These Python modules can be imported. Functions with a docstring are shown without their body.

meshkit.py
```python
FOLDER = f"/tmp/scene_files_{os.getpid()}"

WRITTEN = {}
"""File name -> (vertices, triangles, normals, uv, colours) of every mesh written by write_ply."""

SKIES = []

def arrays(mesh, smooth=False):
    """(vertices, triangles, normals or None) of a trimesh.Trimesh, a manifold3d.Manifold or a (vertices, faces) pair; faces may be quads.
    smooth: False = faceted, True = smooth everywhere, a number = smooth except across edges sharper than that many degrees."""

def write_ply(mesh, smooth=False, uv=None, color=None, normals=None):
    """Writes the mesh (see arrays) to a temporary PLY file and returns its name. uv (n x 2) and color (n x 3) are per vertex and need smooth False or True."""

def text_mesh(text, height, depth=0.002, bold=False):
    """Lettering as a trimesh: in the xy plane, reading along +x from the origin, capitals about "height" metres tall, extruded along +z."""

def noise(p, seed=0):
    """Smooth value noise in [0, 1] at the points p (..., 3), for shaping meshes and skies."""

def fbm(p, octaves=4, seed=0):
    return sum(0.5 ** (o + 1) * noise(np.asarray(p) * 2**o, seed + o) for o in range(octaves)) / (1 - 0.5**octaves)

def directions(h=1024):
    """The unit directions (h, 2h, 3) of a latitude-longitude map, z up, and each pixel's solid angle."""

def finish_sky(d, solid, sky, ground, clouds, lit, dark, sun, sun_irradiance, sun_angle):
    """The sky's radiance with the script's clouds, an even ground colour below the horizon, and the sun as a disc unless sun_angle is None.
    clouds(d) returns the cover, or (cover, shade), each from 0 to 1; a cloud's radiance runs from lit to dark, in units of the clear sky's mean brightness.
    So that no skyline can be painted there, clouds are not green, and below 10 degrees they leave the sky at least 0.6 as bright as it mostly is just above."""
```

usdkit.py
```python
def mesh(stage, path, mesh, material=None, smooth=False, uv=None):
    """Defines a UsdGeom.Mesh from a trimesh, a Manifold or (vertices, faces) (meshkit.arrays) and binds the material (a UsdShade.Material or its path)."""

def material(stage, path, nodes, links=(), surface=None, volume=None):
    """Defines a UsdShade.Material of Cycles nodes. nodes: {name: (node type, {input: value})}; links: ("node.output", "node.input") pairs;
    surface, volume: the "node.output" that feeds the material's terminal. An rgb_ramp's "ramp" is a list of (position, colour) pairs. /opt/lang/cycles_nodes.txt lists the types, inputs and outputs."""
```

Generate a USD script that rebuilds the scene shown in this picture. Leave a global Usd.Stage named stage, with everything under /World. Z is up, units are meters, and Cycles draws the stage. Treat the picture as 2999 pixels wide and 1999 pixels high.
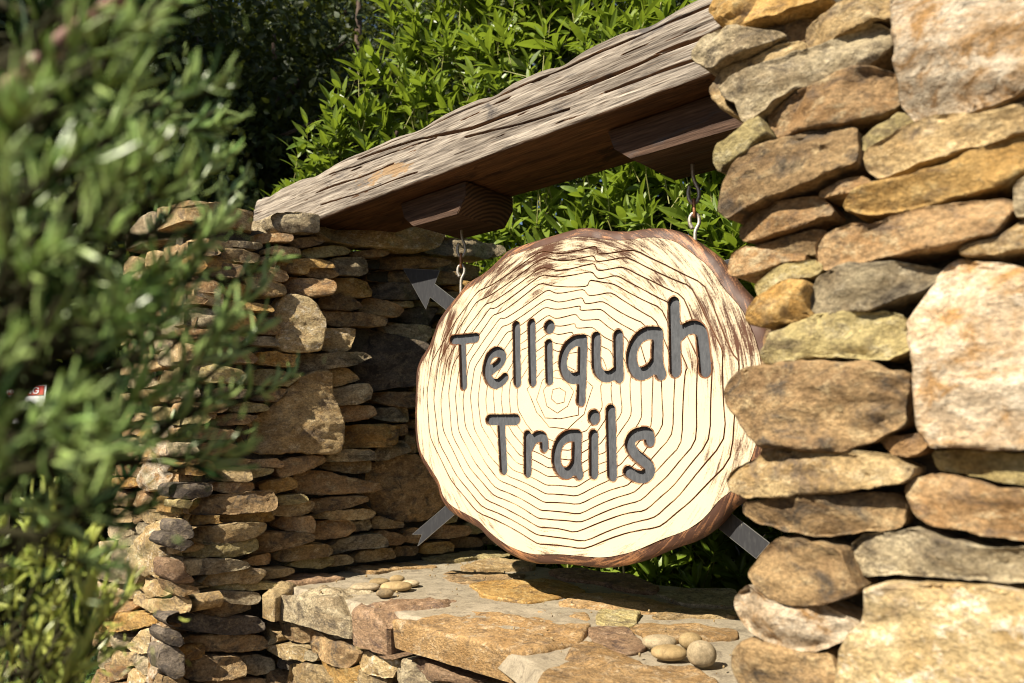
import math, random
import numpy as np
import shapely
from shapely.geometry import Polygon, LineString, Point, box as sbox
from shapely.ops import unary_union
import trimesh
import meshkit, usdkit
from pxr import Usd, UsdGeom, UsdLux, UsdShade, Sdf, Gf, Vt

stage = Usd.Stage.CreateInMemory()
UsdGeom.SetStageUpAxis(stage, "Z")
UsdGeom.SetStageMetersPerUnit(stage, 1.0)
UsdGeom.Xform.Define(stage, "/World")
UsdGeom.Scope.Define(stage, "/World/Looks")

# ------------------------------------------------------------------ camera
FPX, CX, CY, HOR, VPL = 1700.0, 1176.0, 784.0, 1015.0, -650.0      # the lens in units of a 2352 px wide picture
PITCH = math.atan((HOR - CY) / FPX)
CP, SP = math.cos(PITCH), math.sin(PITCH)
TH = math.radians(46.785089)
CAM = np.array([1.46882691, -1.92297874, -0.15426851])
RIGHT = np.array([math.sin(TH), math.cos(TH), 0.0])
FLAT = np.array([-math.cos(TH), math.sin(TH), 0.0])
FWD = FLAT * CP + np.array([0, 0, SP])
UP = -FLAT * SP + np.array([0, 0, CP])
cam = UsdGeom.Camera.Define(stage, "/World/camera")
m = Gf.Matrix4d(1.0)
for i, a in enumerate((RIGHT, UP, -FWD, CAM)):
    m.SetRow(i, Gf.Vec4d(*map(float, a), 1.0 if i == 3 else 0.0))
cam.AddTransformOp().Set(m)
cam.CreateHorizontalApertureAttr(36.0)
cam.CreateVerticalApertureAttr(24.0)
cam.CreateFocalLengthAttr(36.0 * FPX / 2352.0)
cam.CreateFStopAttr(3.2)
cam.CreateFocusDistanceAttr(2.45)
cam.CreateClippingRangeAttr(Gf.Vec2f(0.05, 500.0))
cam.CreateExposureAttr(1.18)

# ------------------------------------------------------------------ sun and sky
SUN = np.array([-0.09, -1.08, 1.0]); SUN = SUN / np.linalg.norm(SUN)
sun = UsdLux.DistantLight.Define(stage, "/World/sun")
sun.CreateIntensityAttr(1.25); sun.CreateAngleAttr(0.5); sun.CreateNormalizeAttr(True)
sun.CreateColorAttr(Gf.Vec3f(1.0, 0.92, 0.78))
zx = np.cross([0, 0, 1.0], SUN); zx /= np.linalg.norm(zx); zy = np.cross(SUN, zx)
m = Gf.Matrix4d(1.0)
for i, a in enumerate((zx, zy, SUN)):
    m.SetRow(i, Gf.Vec4d(*map(float, a), 0.0))
sun.AddTransformOp().Set(m)
dome = UsdLux.DomeLight.Define(stage, "/World/sky")
dome.GetPrim().SetCustomDataByKey("kind", "structure")
skymat = usdkit.material(stage, "/World/Looks/sky", {
    "s": ("sky_texture", {"sky_type": "single_scattering", "sun_disc": False, "sun_elevation": math.asin(SUN[2]), "sun_rotation": math.atan2(SUN[0], SUN[1])}),
    "b": ("background_shader", {"strength": 0.05})}, [("s.color", "b.color")], surface="b.background")
UsdShade.MaterialBindingAPI.Apply(dome.GetPrim()).Bind(skymat)

# ------------------------------------------------------------------ helpers
used = {}
def numbered(parent, name):
    k = (str(parent), name); n = used.get(k, 0); used[k] = n + 1
    return f"{parent}/{name}" + (f"_{n:03d}" if n else "")
def tag(prim, label=None, cat=None, group=None, kind=None):
    for k, v in (("label", label), ("category", cat), ("group", group), ("kind", kind)):
        if v: prim.SetCustomDataByKey(k, v)
    return prim
def thing(name, label=None, cat=None, loc=(0, 0, 0), group=None, kind=None):
    x = UsdGeom.Xform.Define(stage, numbered("/World", name)); x.AddTranslateOp().Set(Gf.Vec3d(*map(float, loc)))
    return tag(x.GetPrim(), label, cat, group, kind)
def loc_of(p):
    v = UsdGeom.Xformable(p).GetLocalTransformation().ExtractTranslation()
    return np.array([v[0], v[1], v[2]])
def obj(name, mesh, mat, parent=None, smooth=False, origin=None, uv=None):
    """one Mesh prim; vertices are given in world metres and stored relative to the parent's origin"""
    path = numbered(parent.GetPath() if parent else "/World", name)
    v, f = (mesh.vertices, mesh.faces) if hasattr(mesh, "vertices") else mesh
    o = np.zeros(3) if parent is None else origin if origin is not None else loc_of(parent)
    v = np.asarray(v, float) - o
    return usdkit.mesh(stage, path, (v, np.asarray(f)), MAT[mat], smooth=smooth, uv=uv).GetPrim()
def px_ray(x, y):
    x, y = np.asarray(x, float), np.asarray(y, float)
    return ((x - CX) / FPX)[..., None] * RIGHT + (-(y - CY) / FPX)[..., None] * UP + FWD
def on(axis, value, pts):
    """picture points (2352 wide) carried to the plane axis = value"""
    pts = np.asarray(pts, float); d = px_ray(pts[:, 0], pts[:, 1])
    return CAM + d * ((value - CAM[axis]) / d[:, axis])[:, None]
TILES = {"T1": (0, 0, 2.351), "T2": (1000, 0, 2.351), "T3": (1999, 0, 2.351), "T4": (0, 667, 2.351), "T5": (1000, 667, 2.351), "T6": (1999, 667, 2.351),
         "T7": (0, 1332, 2.351), "T8": (1000, 1332, 2.351), "T9": (1999, 1332, 2.351), "U1": (700, 500, 2.941), "U2": (1100, 850, 2.351),
         "U3": (500, 1000, 2.941), "U4": (250, 1466, 2.941), "U5": (900, 1566, 3.62), "U6": (1500, 1566, 3.62)}
def tile(t, s):
    """'x,y x,y ...' measured on an enlarged tile of the photograph -> points of the 2352 px picture"""
    ox, oy, k = TILES[t]
    a = np.array([[float(c) for c in q.split(",")] for q in s.split()])
    return np.stack([(ox + a[:, 0] / k), (oy + a[:, 1] / k)], 1) * 2352.0 / 2999.0

# ------------------------------------------------------------------ materials
MAT = {}
def M(name, nodes, links, surface):
    MAT[name] = usdkit.material(stage, f"/World/Looks/{name}", nodes, links, surface=surface)
ALB = .84
def stone(name, c1, c2, stain, scale=1.0, rough=0.85, stain_at=0.56, speck=0.5, stretch=1.45, bump=0.8, third=None, third_at=0.57):
    third = third or c2
    c1, c2, stain, third = (tuple(v * ALB for v in c) for c in (c1, c2, stain, third))
    n = {"g": ("geometry", {}), "oi": ("object_info", {}), "r": ("math", {"math_type": "multiply", "value2": 61.0}),
         "cx": ("combine_xyz", {"y": 3.0, "z": 7.0}), "add": ("vector_math", {"math_type": "add"}),
         "mp": ("mapping", {"scale": (1, 1, stretch)}),
         "n1": ("noise_texture", {"scale": 8 * scale, "detail": 3.0, "roughness": 0.65, "distortion": 0.4}),
         "n2": ("noise_texture", {"scale": 24 * scale, "detail": 5.0, "roughness": 0.8}),
         "n3": ("noise_texture", {"scale": 95 * scale, "detail": 4.0, "roughness": 0.85}),
         "n4": ("noise_texture", {"scale": 13 * scale, "detail": 5.0, "roughness": 0.72, "distortion": 0.9}),
         "r1": ("rgb_ramp", {"ramp": [(0.38, c2), (0.60, c1)]}),
         "r3": ("rgb_ramp", {"ramp": [(third_at - .05, (0, 0, 0)), (third_at + 0.09, (1, 1, 1))]}),
         "mx0": ("mix", {"color2": third}),
         "r2": ("rgb_ramp", {"ramp": [(stain_at - 0.05, (0, 0, 0)), (stain_at + 0.10, (.9, .9, .9))]}),
         "mx1": ("mix", {"color2": stain}),
         "r4": ("rgb_ramp", {"ramp": [(0.33, (1 - speck * 1.1,) * 3), (0.66, (1 + speck * .75,) * 3)]}),
         "mx2": ("mix", {"mix_type": "multiply", "fac": 1.0}),
         "hv": ("math", {"math_type": "multiply_add", "value2": 0.42, "value3": 0.76}),
         "hs": ("hsv", {"saturation": 1.17}),
         "bn": ("noise_texture", {"scale": 48 * scale, "detail": 5.0, "roughness": 0.78}),
         "b": ("bump", {"strength": bump, "distance": 0.014}),
         "p": ("principled_bsdf", {"roughness": rough, "specular_ior_level": 0.2})}
    l = [("oi.random", "r.value1"), ("r.value", "cx.x"), ("g.position", "add.vector1"), ("cx.vector", "add.vector2"), ("add.vector", "mp.vector")]
    for k in ("n1", "n2", "n3", "n4", "bn"): l.append(("mp.vector", f"{k}.vector"))
    l += [("n1.fac", "r1.fac"), ("n2.fac", "r3.fac"), ("r3.color", "mx0.fac"), ("r1.color", "mx0.color1"), ("n4.fac", "r2.fac"), ("r2.color", "mx1.fac"), ("mx0.color", "mx1.color1"),
          ("n3.fac", "r4.fac"), ("mx1.color", "mx2.color1"), ("r4.color", "mx2.color2"), ("oi.random", "hv.value1"), ("hv.value", "hs.value"), ("mx2.color", "hs.color"),
          ("hs.color", "p.base_color"), ("bn.fac", "b.height"), ("b.normal", "p.normal")]
    M(name, n, l, "p.BSDF")
DARK = (.055, .048, .042)
stone("tan", (.45, .345, .205), (.30, .21, .115), (.15, .115, .085), third=(.54, .44, .29))
stone("orange", (.46, .31, .15), (.32, .195, .085), (.13, .09, .06), third=(.52, .40, .22))
stone("rust", (.41, .285, .17), (.30, .19, .105), (.17, .125, .09), third=(.46, .37, .24))
stone("grey", (.41, .345, .235), (.26, .205, .135), (.11, .09, .068), third=(.50, .43, .31), stain_at=.54)
stone("brown", (.34, .24, .14), (.20, .135, .08), (.085, .07, .055), third=(.44, .34, .21), stain_at=.54)
stone("dark", (.17, .14, .11), (.085, .07, .058), (.05, .043, .038), third=(.27, .22, .15), stain_at=.53)
stone("olive", (.42, .35, .19), (.30, .24, .125), (.16, .125, .08), third=(.50, .44, .29))
stone("white", (.58, .50, .39), (.42, .325, .225), (.34, .205, .10), third=(.68, .60, .48), stain_at=.51, scale=.9)
stone("gold", (.47, .375, .23), (.38, .275, .15), (.27, .205, .135), third=(.72, .64, .51), stain_at=.57)
stone("purple", (.32, .22, .145), (.22, .145, .095), (.12, .085, .07), third=(.41, .30, .21))
stone("slab", (.45, .31, .175), (.33, .215, .115), (.17, .12, .08), third=(.52, .41, .28), stain_at=.57)
stone("pebble", (.38, .29, .175), (.31, .23, .13), (.24, .175, .10), bump=.15, stretch=1.0, speck=.22)
stone("pebble_pale", (.44, .36, .25), (.37, .30, .20), (.30, .24, .16), bump=.2, stretch=1.0, speck=.3)
stone("pebble_dark", (.24, .18, .11), (.17, .13, .085), (.12, .095, .065), bump=.2, stretch=1.0, speck=.3)
stone("bluerock", (.16, .17, .19), (.24, .25, .27), (.07, .07, .08))
stone("mortar", (.43, .37, .28), (.34, .29, .215), (.22, .185, .14), scale=1.6, stretch=1.0, bump=.35, speck=.25)
stone("core", (.10, .085, .065), (.07, .06, .045), (.05, .04, .03), stretch=1.0)
stone("soil", (.07, .05, .035), (.11, .08, .05), (.045, .035, .025), stretch=1.0)

def wood(name, c_light, c_mid, c_dark, axis=0, rough=.8, bump=.9, patch=None, stretch=.05, under=None):
    sc = [1.0, 1.0, 1.0]; sc[axis] = stretch
    n = {"g": ("geometry", {}), "mp": ("mapping", {"scale": tuple(sc)}), "mp2": ("mapping", {"scale": tuple(.25 if i == axis else 1 for i in range(3))}),
         "n1": ("noise_texture", {"scale": 160, "detail": 6.0, "roughness": .65, "distortion": .3}),
         "n2": ("noise_texture", {"scale": 34, "detail": 5.0, "roughness": .6, "distortion": .6}),
         "n3": ("noise_texture", {"scale": 11, "detail": 6.0, "roughness": .7, "distortion": .8}),
         "r1": ("rgb_ramp", {"ramp": [(.28, c_dark), (.46, c_mid), (.66, c_light)]}),
         "r2": ("rgb_ramp", {"ramp": [(.34, (.50, .48, .47)), (.60, (1.15, 1.15, 1.15))]}),
         "r3": ("rgb_ramp", {"ramp": [(.57, (0, 0, 0)), (.66, (.85, .85, .85))]}),
         "m1": ("mix", {"mix_type": "multiply", "fac": 1.0}), "m2": ("mix", {"color2": (.05, .045, .045)}),
         "bs": ("math", {"math_type": "multiply_add", "value2": .6}),
         "b": ("bump", {"strength": bump, "distance": .006}),
         "p": ("principled_bsdf", {"roughness": rough, "specular_ior_level": .2})}
    l = [("g.position", "mp.vector"), ("g.position", "mp2.vector"), ("mp.vector", "n1.vector"), ("mp.vector", "n2.vector"), ("mp2.vector", "n3.vector"),
         ("n1.fac", "r1.fac"), ("n2.fac", "r2.fac"), ("n3.fac", "r3.fac"), ("r1.color", "m1.color1"), ("r2.color", "m1.color2"), ("m1.color", "m2.color1"), ("r3.color", "m2.fac"),
         ("n2.fac", "bs.value1"), ("n1.fac", "bs.value3"), ("bs.value", "b.height"), ("b.normal", "p.normal")]
    last = "m2.color"
    if patch:                                                   # dried orange mud daubed by insects, a stain with its own outline
        (cx_, cz_), (rx_, rz_), col = patch
        n |= {"ps": ("mapping", {"location": (-cx_ / rx_, 0, -cz_ / rz_), "scale": (1 / rx_, 0, 1 / rz_)}), "ln": ("vector_math", {"math_type": "length"}),
              "pn": ("noise_texture", {"scale": 26, "detail": 5.0, "roughness": .7}), "pa": ("math", {"math_type": "multiply_add", "value2": .32}),
              "pr": ("rgb_ramp", {"ramp": [(.60, (1, 1, 1)), (.64, (0, 0, 0))]}), "pi": ("math", {"math_type": "subtract", "value1": 1.15}), "m3": ("mix", {"color2": col})}
        n["ps2"] = ("math", {"math_type": "multiply", "value2": 1.0})
        l += [("g.position", "ps.vector"), ("ps.vector", "ln.vector1"), ("mp2.vector", "pn.vector"), ("ln.value", "pa.value1"), ("pn.fac", "pa.value3"), ("pa.value", "pr.fac"), ("pr.color", "m3.fac"), (last, "m3.color1")]
        last = "m3.color"
    if under:                                                   # brown unweathered underside, with shade painted darker into its colour by face normal
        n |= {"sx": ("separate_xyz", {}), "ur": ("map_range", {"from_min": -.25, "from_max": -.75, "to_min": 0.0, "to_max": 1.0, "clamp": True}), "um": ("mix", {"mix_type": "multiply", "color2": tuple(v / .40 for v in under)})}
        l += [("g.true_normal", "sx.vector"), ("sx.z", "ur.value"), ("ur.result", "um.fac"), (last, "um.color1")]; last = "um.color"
    l.append((last, "p.base_color"))
    M(name, n, l, "p.BSDF")
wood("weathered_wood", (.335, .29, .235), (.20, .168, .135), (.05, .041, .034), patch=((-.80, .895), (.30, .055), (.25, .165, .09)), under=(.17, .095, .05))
wood("bracket_wood", (.105, .062, .04), (.062, .034, .021), (.025, .015, .010))
wood("bark", (.14, .10, .07), (.09, .06, .045), (.04, .03, .025), axis=2, stretch=.3)
M("end_grain", {"g": ("geometry", {}), "mp": ("mapping", {"location": (0, -.06, -.55), "scale": (1, 1, 1)}), "w": ("wave_texture", {"wave_type": "rings", "rings_direction": "x", "scale": 22, "distortion": 1.6, "detail": 3.0, "detail_scale": 2.0}),
    "r": ("rgb_ramp", {"ramp": [(.2, (.03, .015, .008)), (.8, (.08, .042, .02))]}), "b": ("bump", {"strength": .3, "distance": .004}), "p": ("principled_bsdf", {"roughness": .75, "specular_ior_level": .2})},
  [("g.position", "mp.vector"), ("mp.vector", "w.vector"), ("w.fac", "r.fac"), ("r.color", "p.base_color"), ("w.fac", "b.height"), ("b.normal", "p.normal")], "p.BSDF")

SIGN_C = on(1, 0.0, np.array([[1282, 908]]))[0]
def sign_paint(name, cream, burnt, lo, hi, soft=.05, bias_all=0.0, rmax=.72):
    """cream paint wiped over burnt brown: streaks that follow the rings and thicken towards the rim"""
    n = {"g": ("geometry", {}), "sub": ("vector_math", {"math_type": "subtract", "vector2": tuple(SIGN_C)}), "nz": ("vector_math", {"math_type": "normalize"}), "ln": ("vector_math", {"math_type": "length"}),
         "ds": ("vector_math", {"math_type": "scale", "scale": 5.0}), "rr": ("math", {"math_type": "multiply", "value2": 95.0}), "cx": ("combine_xyz", {}), "ad": ("vector_math", {"math_type": "add"}),
         "ns": ("noise_texture", {"scale": 1.0, "detail": 6.0, "roughness": .72, "distortion": .25}),
         "nb": ("noise_texture", {"scale": 4.0, "detail": 3.0, "roughness": .6}), "nf": ("noise_texture", {"scale": 190.0, "detail": 3.0, "roughness": .7}),
         "el": ("mapping", {"location": (.02, 0, .085), "scale": (.70, 1, 1)}), "el2": ("vector_math", {"math_type": "length"}),
         "mr": ("map_range", {"range_type": "smoothstep", "from_min": .26, "from_max": .60, "to_min": lo, "to_max": hi, "clamp": True}),
         "k1": ("math", {"math_type": "multiply_add", "value2": .42}), "k2": ("math", {"math_type": "multiply_add", "value2": .55}), "k3": ("math", {"math_type": "multiply_add", "value2": .16, "value3": -.36 + bias_all}),
         "rp": ("rgb_ramp", {"ramp": [(.60 - soft, (0, 0, 0)), (.60 + soft, (1, 1, 1))]}),
         "cv": ("noise_texture", {"scale": 9.0, "detail": 4.0}), "cr": ("rgb_ramp", {"ramp": [(.3, tuple(c * .93 for c in cream)), (.7, cream)]}),
         "bv": ("rgb_ramp", {"ramp": [(.35, tuple(c * .7 for c in burnt)), (.65, tuple(c * 1.4 for c in burnt))]}),
         "mx": ("mix", {}), "b": ("bump", {"strength": .25, "distance": .003}), "p": ("principled_bsdf", {"roughness": .55, "specular_ior_level": .3})}
    l = [("g.position", "sub.vector1"), ("sub.vector", "nz.vector1"), ("sub.vector", "ln.vector1"), ("nz.vector", "ds.vector1"), ("ln.value", "rr.value1"), ("rr.value", "cx.y"), ("ds.vector", "ad.vector1"), ("cx.vector", "ad.vector2"),
         ("ad.vector", "ns.vector"), ("g.position", "nb.vector"), ("g.position", "nf.vector"), ("sub.vector", "el.vector"), ("el.vector", "el2.vector1"), ("el2.value", "mr.value"),
         ("nf.fac", "k3.value1"), ("nb.fac", "k1.value1"), ("mr.result", "k1.value3"), ("ns.fac", "k2.value1"), ("k1.value", "k2.value3"), ("k2.value", "ksum.value1"), ("k3.value", "ksum.value2"), ("ksum.value", "rp.fac"),
         ("g.position", "cv.vector"), ("cv.fac", "cr.fac"), ("cr.color", "mx.color1"), ("nb.fac", "bv.fac"), ("bv.color", "mx.color2"), ("rp.color", "mx.fac"), ("mx.color", "p.base_color"), ("ns.fac", "b.height"), ("b.normal", "p.normal")]
    n["ksum"] = ("math", {"math_type": "add"})
    M(name, n, l, "p.BSDF")
CREAM, BURNT = (.585, .48, .32), (.055, .022, .010)
sign_paint("sign_face", CREAM, BURNT, .225, .405)
sign_paint("sign_scorch", (.74, .52, .30), (.11, .045, .018), .42, .50, soft=.08)
sign_paint("sign_rim", (.42, .20, .09), (.058, .028, .018), .40, .47, soft=.06)
M("sign_groove", {"p": ("principled_bsdf", {"base_color": (.11, .055, .028), "roughness": .8})}, [], "p.BSDF")
M("sign_back", {"p": ("principled_bsdf", {"base_color": (.20, .15, .11), "roughness": .8})}, [], "p.BSDF")
M("letter_grey", {"g": ("geometry", {}), "mp": ("mapping", {"scale": (1, 1, .35)}), "n": ("noise_texture", {"scale": 120, "detail": 5.0, "roughness": .7}), "r": ("rgb_ramp", {"ramp": [(.3, (.042, .044, .048)), (.55, (.066, .069, .074)), (.8, (.095, .096, .10))]}),
    "b": ("bump", {"strength": .2, "distance": .002}), "p": ("principled_bsdf", {"roughness": .6, "specular_ior_level": .25})}, [("g.position", "mp.vector"), ("mp.vector", "n.vector"), ("n.fac", "r.fac"), ("r.color", "p.base_color"), ("n.fac", "b.height"), ("b.normal", "p.normal")], "p.BSDF")
M("arrow_metal", {"g": ("geometry", {}), "mp": ("mapping", {"scale": (1.6, 1, .35)}), "n": ("noise_texture", {"scale": 85, "detail": 6.0, "roughness": .7}), "r": ("rgb_ramp", {"ramp": [(.5, (.026, .026, .028)), (.66, (.042, .042, .043)), (.74, (.20, .17, .12))]}),
    "p": ("principled_bsdf", {"roughness": .6, "metallic": .0, "specular_ior_level": .2})}, [("g.position", "mp.vector"), ("mp.vector", "n.vector"), ("n.fac", "r.fac"), ("r.color", "p.base_color")], "p.BSDF")
M("arrow_edge", {"p": ("principled_bsdf", {"base_color": (.13, .125, .115), "roughness": .5, "metallic": .2})}, [], "p.BSDF")
def metal(name, a, b_):
    M(name, {"g": ("geometry", {}), "n": ("noise_texture", {"scale": 140, "detail": 5.0, "roughness": .7}), "r": ("rgb_ramp", {"ramp": [(.35, a), (.62, b_)]}), "p": ("principled_bsdf", {"roughness": .5, "metallic": .65})},
      [("g.position", "n.vector"), ("n.fac", "r.fac"), ("r.color", "p.base_color")], "p.BSDF")
metal("zinc", (.42, .40, .36), (.26, .22, .17)); metal("rusty", (.42, .20, .09), (.24, .10, .05))

def leaf_mat(name, c1, c2, trans, tw=.35, rough=.35, spec=.5):
    M(name, {"oi": ("object_info", {}), "g": ("geometry", {}), "wn": ("noise_texture", {"scale": 7.0, "detail": 2.0}), "ad": ("math", {"math_type": "multiply_add", "value2": .55}), "sb": ("math", {"math_type": "multiply", "value2": .75}), "r": ("rgb_ramp", {"ramp": [(.15, c1), (.85, c2)]}),
        "p": ("principled_bsdf", {"roughness": rough, "specular_ior_level": spec}), "t": ("translucent_bsdf", {"color": trans}), "x": ("mix_closure", {"fac": tw})},
      [("oi.random", "ad.value1"), ("g.position", "wn.vector"), ("wn.fac", "sb.value1"), ("sb.value", "ad.value3"), ("ad.value", "r.fac"), ("r.color", "p.base_color"), ("p.BSDF", "x.closure1"), ("t.BSDF", "x.closure2")], "x.closure")
leaf_mat("laurel_leaf", (.038, .085, .008), (.155, .21, .024), (.26, .35, .028), tw=.32, rough=.38, spec=.38)
leaf_mat("conifer_leaf", (.008, .025, .006), (.024, .055, .012), (.02, .05, .008), tw=.15, rough=.6, spec=.12)  # dark foliage copy, interior shade painted into its colour
leaf_mat("conifer_tip", (.17, .34, .07), (.40, .52, .17), (.28, .42, .07), tw=.22, rough=.36, spec=.6)  # pale new-growth copy, sunlit brightness painted into its colour
leaf_mat("shrub_tip", (.34, .44, .07), (.52, .56, .13), (.36, .44, .06), tw=.25, rough=.36, spec=.6)
leaf_mat("juniper_tip", (.03, .08, .03), (.06, .13, .04), (.06, .13, .03), tw=.2, rough=.5, spec=.3)
leaf_mat("shrub_leaf", (.025, .05, .01), (.07, .11, .02), (.1, .14, .02), tw=.3, rough=.6, spec=.2)
leaf_mat("forest_leaf", (.012, .028, .008), (.045, .062, .014), (.12, .14, .02), tw=.3, rough=.5, spec=.3)
leaf_mat("juniper_leaf", (.02, .06, .02), (.05, .11, .035), (.06, .13, .03), tw=.2, rough=.5, spec=.3)
leaf_mat("grass_leaf", (.05, .11, .02), (.10, .17, .03), (.14, .25, .03), tw=.3, rough=.5, spec=.3)
M("stem", {"p": ("principled_bsdf", {"base_color": (.26, .25, .08), "roughness": .6})}, [], "p.BSDF")
M("twig", {"p": ("principled_bsdf", {"base_color": (.026, .024, .010), "roughness": .9, "specular_ior_level": .1})}, [], "p.BSDF")
M("red_bark", {"p": ("principled_bsdf", {"base_color": (.16, .065, .035), "roughness": .7})}, [], "p.BSDF")
M("autumn_leaf", {"p": ("principled_bsdf", {"base_color": (.50, .16, .04), "roughness": .7})}, [], "p.BSDF")
M("dead_leaf", {"p": ("principled_bsdf", {"base_color": (.34, .20, .11), "roughness": .7})}, [], "p.BSDF")
M("white_paint", {"p": ("principled_bsdf", {"base_color": (.78, .79, .80), "roughness": .4})}, [], "p.BSDF")
M("red_paint", {"p": ("principled_bsdf", {"base_color": (.50, .05, .045), "roughness": .4})}, [], "p.BSDF")
M("blue_paint", {"p": ("principled_bsdf", {"base_color": (.10, .14, .30), "roughness": .4})}, [], "p.BSDF")

# ------------------------------------------------------------------ stones
X, Y, Z = np.eye(3)
class Face:
    """a flat side of the masonry: U and V run in it, N points out of it"""
    def __init__(self, axis, value, U, V, N): self.axis, self.value, self.U, self.V, self.N = axis, value, U, V, N; self.O = np.eye(3)[axis] * value
    def uv(self, pts): w = on(self.axis, self.value, pts); return np.stack([w @ self.U, w @ self.V], 1)
    def xyz(self, q): return self.O + q[:, :1] * self.U + q[:, 1:2] * self.V + q[:, 2:3] * self.N
def densify(poly, sp):
    r = np.array(poly.exterior.coords)[:-1]
    if not poly.exterior.is_ccw: r = r[::-1]
    for k in (.14, .2):                                             # corner cutting
        a, b = r, np.roll(r, -1, 0); r = np.stack([a * (1 - k) + b * k, a * k + b * (1 - k)], 1).reshape(-1, 2)
    L = LineString(np.vstack([r, r[:1]])); n = max(14, int(L.length / sp))
    return np.array([L.interpolate(t, normalized=True).coords[0] for t in np.arange(n) / n])
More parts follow.
